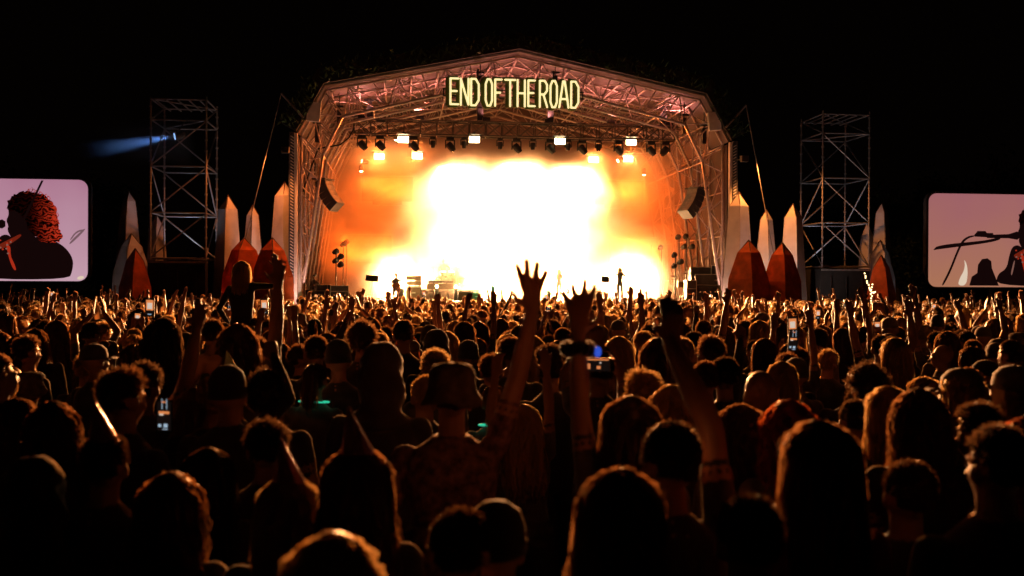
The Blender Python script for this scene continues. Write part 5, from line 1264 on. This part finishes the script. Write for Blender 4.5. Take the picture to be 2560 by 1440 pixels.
# ------------------------------------------------------------------ the rest of the crowd, each placed on a jittered grid
POSW = [('down', 26), ('down_f', 26), ('down_b', 24), ('both', 3), ('both_f', 3), ('right', 4), ('left', 4), ('fist', 2), ('horns', 1.5), ('point', 2), ('phone', 3), ('clap', 3)]
HAIRW = [('short', 'hair_brown', 8), ('short', 'hair_black', 9), ('short', 'hair_blond', 4), ('messy', 'hair_brown', 8), ('messy', 'hair_black', 6), ('messy', 'hair_blond', 4), ('afro', 'hair_black', 4), ('curly', 'hair_brown', 7), ('curly', 'hair_red', 2), ('long', 'hair_brown', 8), ('long', 'hair_blond', 6), ('wavy', 'hair_brown', 4), ('wavy', 'hair_blond', 3), ('bob', 'hair_brown', 5), ('bob', 'hair_blond', 4), ('pony', 'hair_brown', 5), ('bun', 'hair_brown', 4), (None, 'bald', 4), (None, 'baseball cap', 5), (None, 'beanie', 3.5), (None, 'hood', 1.5), (None, 'bucket hat', 4)]
def pick(L): 
    t = rnd.uniform(0, sum(e[-1] for e in L))
    for e in L:
        t -= e[-1]
        if t <= 0: return e
    return L[-1]
spots = []
y = 3.7
while y < 43.4:
    step = 0.53 + 0.004 * y; xw = 0.535 * y + 0.6
    x = -xw + rnd.uniform(0, step)
    while x < xw:
        spots.append((x + rnd.uniform(-.2, .2), y + rnd.uniform(-.22, .22))); x += step * rnd.uniform(0.85, 1.2)
    y += 0.57 + 0.004 * y
NPL = np.array(PLACED)
spots = [s_ for s_ in spots if np.min((NPL[:, 0] - s_[0]) ** 2 + (NPL[:, 1] - s_[1]) ** 2) > 0.21]
def clear_view(x, y, h):
    px = 1280 + FPX * x / y; py = 712 + (CAMZ - h - gz(y)) * FPX / y
    for hx, hy, D, *_r in H:
        if D > y - 0.2 and abs(hx - px) < 0.24 * FPX / y and py < hy + 70: return False
    return True
FH = {}
keep_ = []
for s_ in spots:
    if s_[1] < 7.6:
        FH[s_] = rnd.uniform(1.54, 1.68)
        if not clear_view(s_[0], s_[1], FH[s_]): continue
    keep_.append(s_)
spots = keep_
# keep the sight line to the person on shoulders and the named faces open
spots.sort(key=lambda s_: s_[1])
N_IND = 300 - len(PLACED) + 1
ind, far = spots[:N_IND], spots[N_IND:]
print('people', len(PLACED), len(ind), len(far), ind[-1][1])
ZONES = [(240, 'below the left video screen'), (375, 'below the grey spires at left'), (550, 'below the left scaffold tower'), (740, 'below the red spires at left'), (960, 'below the left stage side'), (1150, 'below the seated guitarist'), (1450, 'below the stage middle'), (1650, 'below the violinist'), (1820, 'below the right stage side'), (2000, 'below the orange spires at right'), (2180, 'below the right scaffold tower'), (2320, 'below the grey spires at right'), (9999, 'below the right video screen')]
HW = {'short': 'short {} hair', 'messy': 'messy {} hair', 'afro': 'round frizzy {} hair', 'curly': 'curly {} hair', 'long': 'long {} hair', 'wavy': 'wavy {} hair', 'bob': 'a {} bob', 'pony': 'a {} ponytail', 'bun': 'a {} hair bun'}
PW = {None: '', 'with both arms raised': ', both arms raised', 'with the right arm raised': ', right arm raised', 'with the left arm raised': ', left arm raised', 'with a raised right fist': ', raised right fist', 'making a horns sign with the left hand': ', left hand up', 'pointing up with the right hand': ', pointing up', 'holding up a phone': ', hands up', 'clapping overhead': ', clapping overhead'}
buck = {}; objs = []
for x, y in ind:
    pose = pick(POSW)[0]; hs = pick(HAIRW); hat = None
    hair, hcol = hs[0], hs[1]
    if hair is None: hat = None if hcol == 'bald' else hcol; desc = 'bald person' if hcol == 'bald' else 'person in a ' + hcol; hcol = 'hair_brown'
    else: desc = 'person with ' + HW[hair].format({'hair_brown': 'brown', 'hair_black': 'black', 'hair_blond': 'fair', 'hair_red': 'red'}[hcol])
    hgt = min(max(rnd.gauss(1.715, 0.075), 1.54), 1.88)
    if y < 9.5: hgt = min(hgt, 1.76)
    if (x, y) in FH: hgt = FH[(x, y)]; pose = rnd.choice(('down', 'down_f', 'down_b'))
    if pose != 'down' and y < 11 and abs(x / y) < 0.21 and POSES[pose][3] and rnd.random() < 0.6: pose = 'down'
    o = person(x, y, hgt, pose, hair, hcol, hat, rnd.gauss(0, 0.28), '', 'people in the crowd', lean=(rnd.gauss(0, 0.035), rnd.gauss(0, 0.05)), hvar=rnd.randrange(4))
    px = 1280 + FPX * x / y; zone = next(t for lim, t in ZONES if px < lim)
    desc = desc + PW[POSES[pose][3]] + ', ' + zone
    buck.setdefault(desc, []).append((px, o))
    if pose == 'phone' and rnd.random() < 0.8:
        q = Matrix.LocRotScale(o.location, o.rotation_euler, o.scale) @ Vector((0.0, 0.37, 1.90))
        phone(q, (0.12, rnd.uniform(-.08, .08), o.rotation_euler.z), 'stage' if rnd.random() < 0.6 else 'dark', '')
        objs.append((bpy.context.scene.collection.objects[-1], desc))
        o['holds'] = 1
for desc, L in buck.items():
    L.sort(key=lambda e: e[0])
    for k, (px, o) in enumerate(L):
        lb = desc if len(L) == 1 else desc + ', ' + ORD[k]
        if len(lb.split()) > 16: lb = lb.replace('left hand up', 'hand up').replace('right arm raised', 'arm up').replace('left arm raised', 'arm up').replace('both arms raised', 'arms up').replace(' the ', ' ').replace('person with a ', 'person, ').replace('person with ', 'person, ')
        o['label'] = lb
        if 'holds' in o: del o['holds']
pb = {}
for o in C.objects:
    if o.name.startswith('phone') and o.type == 'EMPTY' and not o.get('label'):
        px = 1280 + FPX * o.location.x / o.location.y; zone = next(t for lim, t in ZONES if px < lim)
        pb.setdefault(zone, []).append((px, o))
for zone, L in pb.items():
    L.sort(key=lambda e: e[0])
    for k, (px, o) in enumerate(L): o['label'] = 'small phone in two hands ' + zone + ('' if len(L) == 1 else ', ' + ORD[k])
# the far crowd that nobody could count: light copies merged into one object
def lowpoly(pose, hairkind, ratio_faces=320):
    o = bpy.data.objects.new('tmp', BODY[pose][0].copy()); C.objects.link(o)
    bm = bmesh.new(); bm.from_mesh(o.data)
    bmesh.ops.delete(bm, geom=[v for v in bm.verts if v.co.z < 0.95], context='VERTS'); bm.to_mesh(o.data); bm.free()
    md = o.modifiers.new('d', 'DECIMATE'); md.ratio = min(1, ratio_faces / (len(o.data.polygons) * 2))
    dg = DG(); dg.update(); me = bpy.data.meshes.new_from_object(o.evaluated_get(dg)); bpy.data.objects.remove(o)
    V = np.empty(len(me.vertices) * 3); me.vertices.foreach_get('co', V); V = V.reshape(-1, 3)
    me.calc_loop_triangles(); F = np.empty(len(me.loop_triangles) * 3, dtype=np.int32); me.loop_triangles.foreach_get('vertices', F); F = F.reshape(-1, 3)
    mi = np.array([me.polygons[t.polygon_index].material_index for t in me.loop_triangles])
    rs = np.random.RandomState(len(V) + len(hairkind)); mb = MB(); mb.ell((0, 0, 0), (1, 1, 1), 10, 7); cv = np.array(mb.v); dd = cv / np.linalg.norm(cv, axis=1)[:, None]
    keep = ~(((dd[:, 1] > 0.3) & (dd[:, 2] < 0.4)) | (dd[:, 2] < -0.6))
    th = {'short': 1.10, 'puffy': 1.28, 'long': 1.12}[hairkind]; jit = {'short': 0.03, 'puffy': 0.07, 'long': 0.03}[hairkind]
    hv = HC + dd * HR * th * (1 + rs.normal(size=(len(dd), 1)) * jit); hf = []
    for f in mb.f:
        if len(f) == 4 and all(keep[i] for i in f): hf += [(f[0], f[1], f[2]), (f[0], f[2], f[3])]
    if hairkind == 'long':
        k0 = len(hv); rings = []
        for z in (1.66, 1.5, 1.32): rings += [(math.sin(a) * (0.092 + 0.03 * (1.66 - z)), -0.03 - abs(math.cos(a)) * 0.09, z) for a in np.linspace(-1.5, 1.5, 7)]
        hv = np.concatenate([hv, np.array(rings)])
        for i in range(2):
            for j in range(6): a = k0 + i * 7 + j; hf += [(a, a + 1, a + 8), (a, a + 8, a + 7)]
    # loose wisps at the outline
    d = scalp_dirs(70, rs); p = HC + d * HR * th; e = d + rs.normal(size=d.shape) * 0.5; e /= np.linalg.norm(e, axis=1)[:, None]; s_ = np.cross(e, rs.normal(size=e.shape)); s_ /= np.linalg.norm(s_, axis=1)[:, None]
    k0 = len(hv); hv = np.concatenate([hv, np.stack([p - s_ * 0.008, p + s_ * 0.008, p + e * 0.035], 1).reshape(-1, 3)]); hf += [(k0 + 3 * i, k0 + 3 * i + 1, k0 + 3 * i + 2) for i in range(len(p))]
    hf = np.array(hf)
    return np.concatenate([V, hv]), np.concatenate([F, hf + len(V)]), np.concatenate([mi, np.full(len(hf), 4)])
LOW = []
for pose, w_ in (('down', 90), ('down_f', 90), ('down_b', 84), ('both', 3), ('both_f', 3), ('right', 4), ('left', 4), ('fist', 2), ('point', 3), ('clap', 4), ('phone', 3)):
    for hk, wt in (('short', 3), ('puffy', 2), ('long', 2)): LOW.append((lowpoly(pose, hk), w_ * wt))
VV, FF, MM, off = [], [], [], 0
for x, y in far:
    (V, F, mi), _w = pick(LOW)
    hgt = min(max(rnd.gauss(1.71, 0.085), 1.5), 1.92); s_ = hgt / 1.77; a = rnd.gauss(0, 0.3); ca, sa = math.cos(a), math.sin(a); ln = rnd.gauss(0, 0.05); l2 = rnd.gauss(0, 0.04)
    X = V * np.array([s_ ** .6, s_ ** .6, s_]); X = X + np.stack([X[:, 2] * ln, X[:, 2] * l2, np.zeros(len(X))], 1)
    Q = np.stack([X[:, 0] * ca - X[:, 1] * sa + x, X[:, 0] * sa + X[:, 1] * ca + y, X[:, 2] + gz(y)], 1)
    VV.append(Q); FF.append(F + off); off += len(Q)
    ch = rnd.choice((4, 4, 5, 5, 6)); cl = rnd.choice((1, 1, 7)); m_ = mi.copy(); m_[mi == 4] = ch; m_[mi == 1] = cl; MM.append(m_)
VV = np.concatenate(VV); FF = np.concatenate(FF); MM = np.concatenate(MM)
me = bpy.data.meshes.new('crowd'); me.vertices.add(len(VV)); me.vertices.foreach_set('co', VV.ravel()); me.loops.add(len(FF) * 3); me.loops.foreach_set('vertex_index', FF.ravel().astype(np.int32))
me.polygons.add(len(FF)); me.polygons.foreach_set('loop_start', np.arange(0, len(FF) * 3, 3, dtype=np.int32)); 
for k in ('skin', 'cloth_dark', 'cloth_denim', 'shoe', 'hair_black', 'hair_brown', 'hair_blond', 'cloth_grey'): me.materials.append(MATS[k])
me.update(calc_edges=True); me.polygons.foreach_set('material_index', MM.astype(np.int32)); me.polygons.foreach_set('use_smooth', np.ones(len(FF), dtype=bool)); me.validate(); me.update()
tag(link('crowd', me), 'dense far crowd of festival goers packed up to the stage', 'crowd', kind='stuff')
print('crowd tris', len(FF))

# ------------------------------------------------------------------ crowd barrier
bar = sthing('crowd_barrier', 'low metal crowd barrier in front of the stage', 'barrier', (0, -2.6, gz(46)))
for k in range(18):
    u = -10 + k * 1.12
    mb = MB(); mb.box((u + 0.55, 0, 0.62), (1.09, 0.03, 1.1)); build(mb, 'barrier_panel', 'alu', bar)
rod('hand_rail', (-10, 0, 1.2), (10.2, 0, 1.2), 0.03, 'alu', bar)

# ------------------------------------------------------------------ musicians and their gear
b_viol, _ = make_body('person_violin', [dict(w=(-0.30, 0.34, 1.44), pole=(-0.6, -0.3, -1), hand='fist', thumb=(0, 0, 1), dir=(-0.3, 0.5, 0.6)), dict(w=(0.10, 0.34, 1.40), pole=(1, 0, -0.6), hand='fist', thumb=(0, 1, 0), dir=(-0.6, 0.6, 0))], 'f', 'long', 0.013, mats=('skin', 'cloth_dark', 'cloth_dark', 'shoe'))
b_guit, _ = make_body('person_guitar', [dict(w=(-0.38, 0.26, 1.20), pole=(-1, -0.4, -0.6), hand='fist', thumb=(0, 0, 1)), dict(w=(0.10, 0.24, 1.04), pole=(1, -0.5, -0.2), hand='relaxed', thumb=(0, 0, 1))], 'm', 'long', 0.013, seated='chair', mats=('skin', 'cloth_grey', 'cloth_dark', 'shoe'))
def on_stage(px, v, label, body, hair, hcol, h, rotz, hat=None, z=DECK):
    p = SP(px, 720, v); w = S(p.x, v, z)
    o = person(w.x, w.y, h, 'down', hair, hcol, hat, YAW + rotz, label, 'musicians on stage', z=z, body=body); o['group'] = 'musicians on stage'
    return o
vio = on_stage(1550, 3.2, 'musician in dark suit standing playing a violin at right of stage', b_viol, 'long', 'hair_brown', 1.76, math.pi - 0.45)
def violin(o):
    r = thing('violin', 'small brown violin held by the standing musician', 'violin', o.location, o.rotation_euler.z)
    M = Matrix.Translation((-0.14, 0.26, 1.47)) @ Matrix.Rotation(math.radians(55), 4, 'Z') @ Matrix.Rotation(math.radians(-8), 4, 'X')
    mb = MB(); prof = [(0.0, 0.03), (0.05, 0.085), (0.10, 0.095), (0.16, 0.06), (0.20, 0.06), (0.26, 0.105), (0.32, 0.10), (0.36, 0.04)]
    pts = [(w, y) for y, w in prof] + [(-w, y) for y, w in prof[::-1]]; n = len(pts)
    mb.add([M @ Vector((x, 0.18 - y, 0)) for x, y in pts] + [M @ Vector((x, 0.18 - y, 0.045)) for x, y in pts], [tuple(range(n)), tuple(range(n, 2 * n))[::-1]] + [(i, n + i, n + (i + 1) % n, (i + 1) % n) for i in range(n)]); build(mb, 'sound_box', 'wood_instr', r)
    mb = MB(); mb.tube(M @ Vector((0, 0.15, 0.04)), M @ Vector((0, 0.43, 0.05)), 0.016, 0.012); build(mb, 'neck', 'wood_instr', r)
    b = thing('violin_bow', 'thin violin bow drawn across the violin', 'bow', o.location, o.rotation_euler.z)
    mb = MB(); mb.tube((0.12, 0.36, 1.42), (-0.42, 0.50, 1.66), 0.009, 0.006, n=5); build(mb, 'stick', 'wood_instr', b); mb = MB(); mb.tube((0.12, 0.37, 1.39), (-0.42, 0.51, 1.635), 0.004, n=4); build(mb, 'bow_hair', 'tape_white', b)
violin(vio)
gu = on_stage(990, 3.6, 'seated musician with a guitar on the knee at left of stage', b_guit, 'short', 'hair_brown', 1.70, math.pi + 0.1, z=DECK - 0.30)
r = thing('guitar', 'brown guitar lying on the seated musician\'s knee', 'guitar', gu.location, gu.rotation_euler.z)
M = Matrix.Translation((0.05, 0.24, 1.02)) @ Matrix.Rotation(math.radians(100), 4, 'Y')
mb = MB(); pts = [(math.cos(a) * (0.20 if math.cos(a) > 0 else 0.24), math.sin(a) * (0.19 - 0.05 * math.cos(a)) * (1 - 0.25 * math.exp(-((math.cos(a)) / 0.25) ** 2))) for a in np.linspace(0, 6.2832, 28, False)]; n = len(pts)
mb.add([M @ Vector((y, -0.05, x)) for x, y in pts] + [M @ Vector((y, 0.05, x)) for x, y in pts], [tuple(range(n)), tuple(range(n, 2 * n))[::-1]] + [(i, n + i, n + (i + 1) % n, (i + 1) % n) for i in range(n)]); build(mb, 'guitar_body', 'wood_instr', r)
mb = MB(); mb.tube(M @ Vector((0, 0.02, -0.2)), M @ Vector((0, 0.02, -0.72)), 0.028, 0.022); build(mb, 'neck', 'wood_instr', r)
w = S(SP(990, 720, 3.6).x, 3.6, DECK); r = thing('stool', 'black stool under the seated guitarist', 'stool', w, YAW, None)
mb = MB(); mb.lathe([(0.001, 0.46), (0.17, 0.46), (0.18, 0.48), (0.17, 0.51), (0.001, 0.51)]); build(mb, 'seat', 'black_cloth', r)
for a in range(4): rod('leg', (math.cos(a * 1.57 + .8) * 0.2, math.sin(a * 1.57 + .8) * 0.2, 0), (math.cos(a * 1.57 + .8) * 0.1, math.sin(a * 1.57 + .8) * 0.1, 0.46), 0.014, 'black_metal', r)
on_stage(1398, 6.2, 'blurred singer standing in bright smoke near the middle of the stage', BODY['down_f'][0], 'long', 'hair_brown', 1.72, math.pi)
rz_ = 0.6
dr = on_stage(1108, 7.4, 'drummer sitting high behind the drum kit in the smoke', b_guit, 'short', 'hair_brown', 1.70, math.pi, z=DECK + 0.55)
# riser and drum kit
p = SP(1118, 720, 6.8); r = sthing('drum_riser', 'low black riser under the drum kit', 'riser', (p.x, 6.8, DECK))
mb = MB(); mb.box((0, 0, 0.3), (3.4, 2.2, 0.56)); build(mb, 'platform', 'black_cloth', r); mb = MB(); mb.box((0, -1.12, 0.55), (3.4, 0.03, 0.06)); build(mb, 'edge', 'alu', r)
r = sthing('drum_kit', 'drum kit with cymbals on the riser, hazy in the smoke', 'drum kit', (p.x, 6.5, DECK + 0.6))
def drum(c, rad, hgt, tilt, name):
    mb = MB(); mb.lathe([(rad, 0), (rad, hgt)], n=20); d_ = build(mb, name, 'wood_instr', r, c, (tilt, 0, 0)); mb = MB(); mb.lathe([(0.001, hgt), (rad * 0.98, hgt), (rad * 0.98, hgt + 0.012), (0.001, hgt + 0.012)], n=20); build(mb, 'drum_skin', 'tape_white', d_)
drum((0, 0, 0.32), 0.3, 0.4, math.pi / 2, 'bass_drum'); drum((-0.25, -0.1, 0.72), 0.17, 0.2, 0.3, 'tom_drum'); drum((0.2, -0.1, 0.72), 0.17, 0.2, 0.3, 'tom_drum'); drum((0.75, 0.3, 0.25), 0.22, 0.36, 0, 'floor_tom'); drum((-0.6, 0.2, 0.5), 0.18, 0.16, 0.1, 'snare_drum')
for x, y_, z in ((-0.75, 0, 1.15), (0.62, 0, 1.25), (-1.0, 0.3, 0.9)):
    rod('cymbal_stand', (x, y_, 0), (x, y_, z), 0.014, 'chrome', r); mb = MB(); mb.lathe([(0.001, 0.03), (0.05, 0.02), (0.24, 0), (0.24, 0.004), (0.05, 0.028), (0.001, 0.036)], n=20); build(mb, 'cymbal', 'chrome', r, (x, y_, z), (0.25, 0, 0))
# keyboard table in front of the riser
p = SP(1105, 690, 4.6); r = sthing('keyboard', 'long keyboard on a stand in front of the drum kit', 'keyboard', (p.x - 0.1, 4.6, DECK))
mb = MB(); mb.box((0, 0, 0.95), (1.35, 0.4, 0.12)); build(mb, 'keyboard_body', 'black_metal', r); mb = MB(); mb.box((0, 0, 1.03), (1.2, 0.22, 0.03)); build(mb, 'key_bed', 'tape_white', r)
for x in (-0.5, 0.5): rod('stand_leg', (x, -0.25, 0), (x * 0.7, 0.2, 0.9), 0.02, 'black_metal', r); rod('stand_leg', (x, 0.25, 0), (x * 0.7, -0.2, 0.9), 0.02, 'black_metal', r)
mb = MB(); mb.box((0, -0.22, 0.72), (1.4, 0.03, 0.3)); build(mb, 'front_cloth', 'amp_face', r)
# amplifiers
def amp(px, v, w_, hs, lab, z=DECK):
    p = SP(px, 710, v); r = sthing('amplifier', lab, 'amplifier', (p.x, v, z), group='guitar amplifiers on stage'); zz = 0
    for i, h_ in enumerate(hs):
        nm = 'amp_head' if i == len(hs) - 1 and len(hs) > 1 else 'speaker_cabinet'
        mb = MB(); mb.box((0, 0, zz + h_ / 2), (w_, 0.4, h_ - 0.012)); c = build(mb, nm, 'black_cloth', r)
        mb = MB(); mb.box((0, -0.205, zz + h_ * 0.46), (w_ * 0.9, 0.012, h_ * 0.74)); build(mb, 'grille', 'amp_face', c)
        mb = MB(); mb.box((0, -0.215, zz + h_ * 0.9), (w_ * 0.9, 0.01, h_ * 0.06)); build(mb, 'trim', 'tape_white', c)
        mb = MB(); mb.box((0, -0.216, zz + h_ * 0.5), (w_ * 0.26, 0.008, h_ * 0.07)); build(mb, 'badge', 'tape_white', c)
        zz += h_
amp(1034, 4.2, 0.78, (0.76, 0.26, 0.27), 'tall amplifier stack right of the seated guitarist')
amp(1163, 2.6, 0.72, (0.5,), 'low wide amplifier on deck right of the keyboard'); amp(1190, 3.0, 0.5, (0.42,), 'small amplifier beside the low wide one', DECK)
amp(1480, 6.0, 0.9, (0.6,), 'hazy amplifier between singer and violinist')
# music stands
for px, v, s_, lab in ((930, 3.0, 1.3, 'wide music stand left of the seated guitarist'), (1513, 2.8, 0.85, 'slanted music stand left of the violinist')):
    p = SP(px, 705, v); r = sthing('music_stand', lab, 'music stand', (p.x, v, DECK)); rod('pole', (0, 0, 0.05), (0, 0, 1.05), 0.016, 'black_metal', r)
    mb = MB(); mb.box((0, -0.05, 1.12), (0.5 * s_, 0.02, 0.34), Matrix.Rotation(-0.45, 3, 'X') @ Matrix.Rotation(0.12, 3, 'Y')); build(mb, 'desk', 'black_metal', r)
    for a in range(3): rod('foot', (0, 0, 0.1), (math.cos(a * 2.1) * 0.25, math.sin(a * 2.1) * 0.25, 0.01), 0.011, 'black_metal', r)
# lamp poles at both sides
def lamp_pole(px, ytop, v, lab, ys):
    b = SP(px, 752, v); t = SP(px, ytop, v); r = sthing('lamp_pole', lab, 'lamp pole', (b.x, v, DECK), group='lamp poles on stage'); H_ = t.z - DECK
    rod('pole', (0, 0, 0), (0, 0, H_), 0.03, 'black_metal', r); mb = MB(); mb.lathe([(0.001, 0), (0.3, 0), (0.3, 0.03), (0.05, 0.05), (0.001, 0.05)]); build(mb, 'base_plate', 'black_metal', r)
    for i, yy in enumerate(ys):
        z = SP(px, yy, v).z - DECK; s_ = 1 if i % 2 else -1
        mb = MB(); mb.lathe([(0.001, 0), (0.09, 0), (0.14, 0.14), (0.15, 0.3), (0.08, 0.36), (0.001, 0.36)], n=14); h_ = build(mb, 'lamp_head', 'black_metal', r, (s_ * 0.13, 0, z), (math.radians(70 * s_), 0, 0.6 * s_))
        mb = MB(); mb.lathe([(0.001, 0.362), (0.13, 0.31), (0.13, 0.3), (0.001, 0.35)], n=14); build(mb, 'lens', 'lens_glass', h_)
lamp_pole(840, 630, 2.6, 'black pole with stacked lamps at left of stage', (632, 645, 655, 665))
lamp_pole(858, 612, 6.5, 'hazy lamp pole behind at left of stage', (614,)); lamp_pole(866, 606, 7.5, 'taller hazy lamp pole behind at left of stage', (608,))
lamp_pole(1688, 640, 2.6, 'black pole with stacked lamps right of the violinist', (641, 658, 668)); lamp_pole(1697, 592, 4.4, 'pole with round lamp at right of stage', (596, 620)); lamp_pole(1716, 590, 4.2, 'second pole with round lamp at right of stage', (594, 620)); lamp_pole(1653, 620, 6.0, 'slim pole in the smoke right of the violinist', (622,)); lamp_pole(1628, 612, 8.0, 'hazy slim pole right of the violinist', ())
# flight cases and racks at the right wing
cid = 0
for px, py, v, w_, h_, lab in ((1770, 690, 2.0, 1.3, 0.9, 'wide black flight case at right wing'), (1755, 672, 2.6, 1.2, 0.25, 'flat case stacked on racks at right wing'), (1790, 668, 2.2, 0.6, 1.5, 'tall black rack beside the right roof leg'), (1725, 705, 1.8, 0.5, 0.6, 'small flight case at right wing nearest the centre'), (1735, 680, 3.4, 0.5, 1.2, 'narrow rack behind the flight cases at right wing'), (800, 716, 2.2, 0.9, 0.6, 'flight case at left wing'), (845, 718, 1.8, 0.9, 0.55, 'stage monitor case at left wing nearest the centre')):
    p = SP(px, 740, v); r = sthing('flight_case', lab, 'flight case', (p.x, v, DECK), 0.1 * (cid - 3), 'flight cases at the wings'); cid += 1
    z1 = SP(px, py, v).z - DECK + 0.1; h_ = max(h_, z1)
    mb = MB(); mb.box((0, 0, h_ / 2), (w_, 0.6, h_ - 0.02)); c = build(mb, 'case_body', 'black_metal', r)
    for x in (-w_ / 2, w_ / 2):
        for y_ in (-0.3, 0.3): rod('corner_edge', (x, y_, 0.02), (x, y_, h_), 0.018, 'alu', r)
    for z in (0.03, h_ * 0.6, h_ - 0.02): rod('front_edge', (-w_ / 2, -0.31, z), (w_ / 2, -0.31, z), 0.016, 'alu', r)
    for k in range(4):
        mb = MB(); mb.box((w_ * (-0.3 + 0.2 * k), -0.315, h_ * 0.35), (0.07, 0.012, 0.05)); build(mb, 'latch', 'chrome', r)
# percussion at the right wing
p = SP(1715, 720, 2.9); r = sthing('percussion_set', 'percussion drums and cymbals at the right wing', 'percussion', (p.x, 2.9, DECK))
drum((-0.3, 0, 0.75), 0.16, 0.3, 0.2, 'conga_drum'); drum((0.1, 0.1, 0.75), 0.18, 0.3, 0.2, 'conga_drum'); drum((0.5, 0, 0.6), 0.2, 0.2, 0.2, 'snare_drum')
for x, z in ((-0.6, 1.3), (0.0, 1.45), (0.7, 1.35)):
    rod('cymbal_stand', (x, 0.1, 0), (x, 0.1, z), 0.014, 'chrome', r); mb = MB(); mb.lathe([(0.001, 0.03), (0.05, 0.02), (0.22, 0), (0.22, 0.004), (0.001, 0.036)], n=18); build(mb, 'cymbal', 'chrome', r, (x, 0.1, z), (0.3, 0.1, 0))
# crew member crouching at the left wing, foot lamps and small green lights at the deck edge
on_stage(786, 1.6, 'crew member in a cap sitting at the left wing', b_guit, None, 'hair_brown', 1.66, math.pi - 0.8, 'baseball cap', z=DECK - 0.36)
for px, py, v, m_, lab in ((1092, 716, 3.2, 'lens_hot', 'bright foot lamp below the keyboard'), (1140, 717, 3.4, 'lens_hot', 'bright foot lamp right of the keyboard'), (1232, 709, 2.4, 'led_green', 'small green foot lamp left of centre'), (1372, 722, 2.4, 'led_green', 'small green foot lamp below the singer'), (1005, 716, 4.0, 'lens_hot', 'bright foot lamp between guitarist and amplifier')):
    p = SP(px, py, v); z = max(p.z, DECK + 0.16); r = sthing('foot_lamp', lab, 'stage light', (p.x, v, DECK), group='foot lamps on deck')
    mb = MB(); mb.lathe([(0.001, 0), (0.1, 0), (0.1, z - DECK - 0.1), (0.001, z - DECK - 0.1)], n=12); build(mb, 'stand', 'black_metal', r)
    mb = MB(); mb.ell((0, -0.03, z - DECK), (0.085, 0.06, 0.085)); build(mb, 'bulb', m_, r, smooth=True)
    light('lamp', 'POINT', S(p.x, v - 0.14, z), 60 if m_ == 'lens_hot' else 90, (1, 0.6, 0.2) if m_ == 'lens_hot' else (0.15, 1.0, 0.3), r, size=0.05)
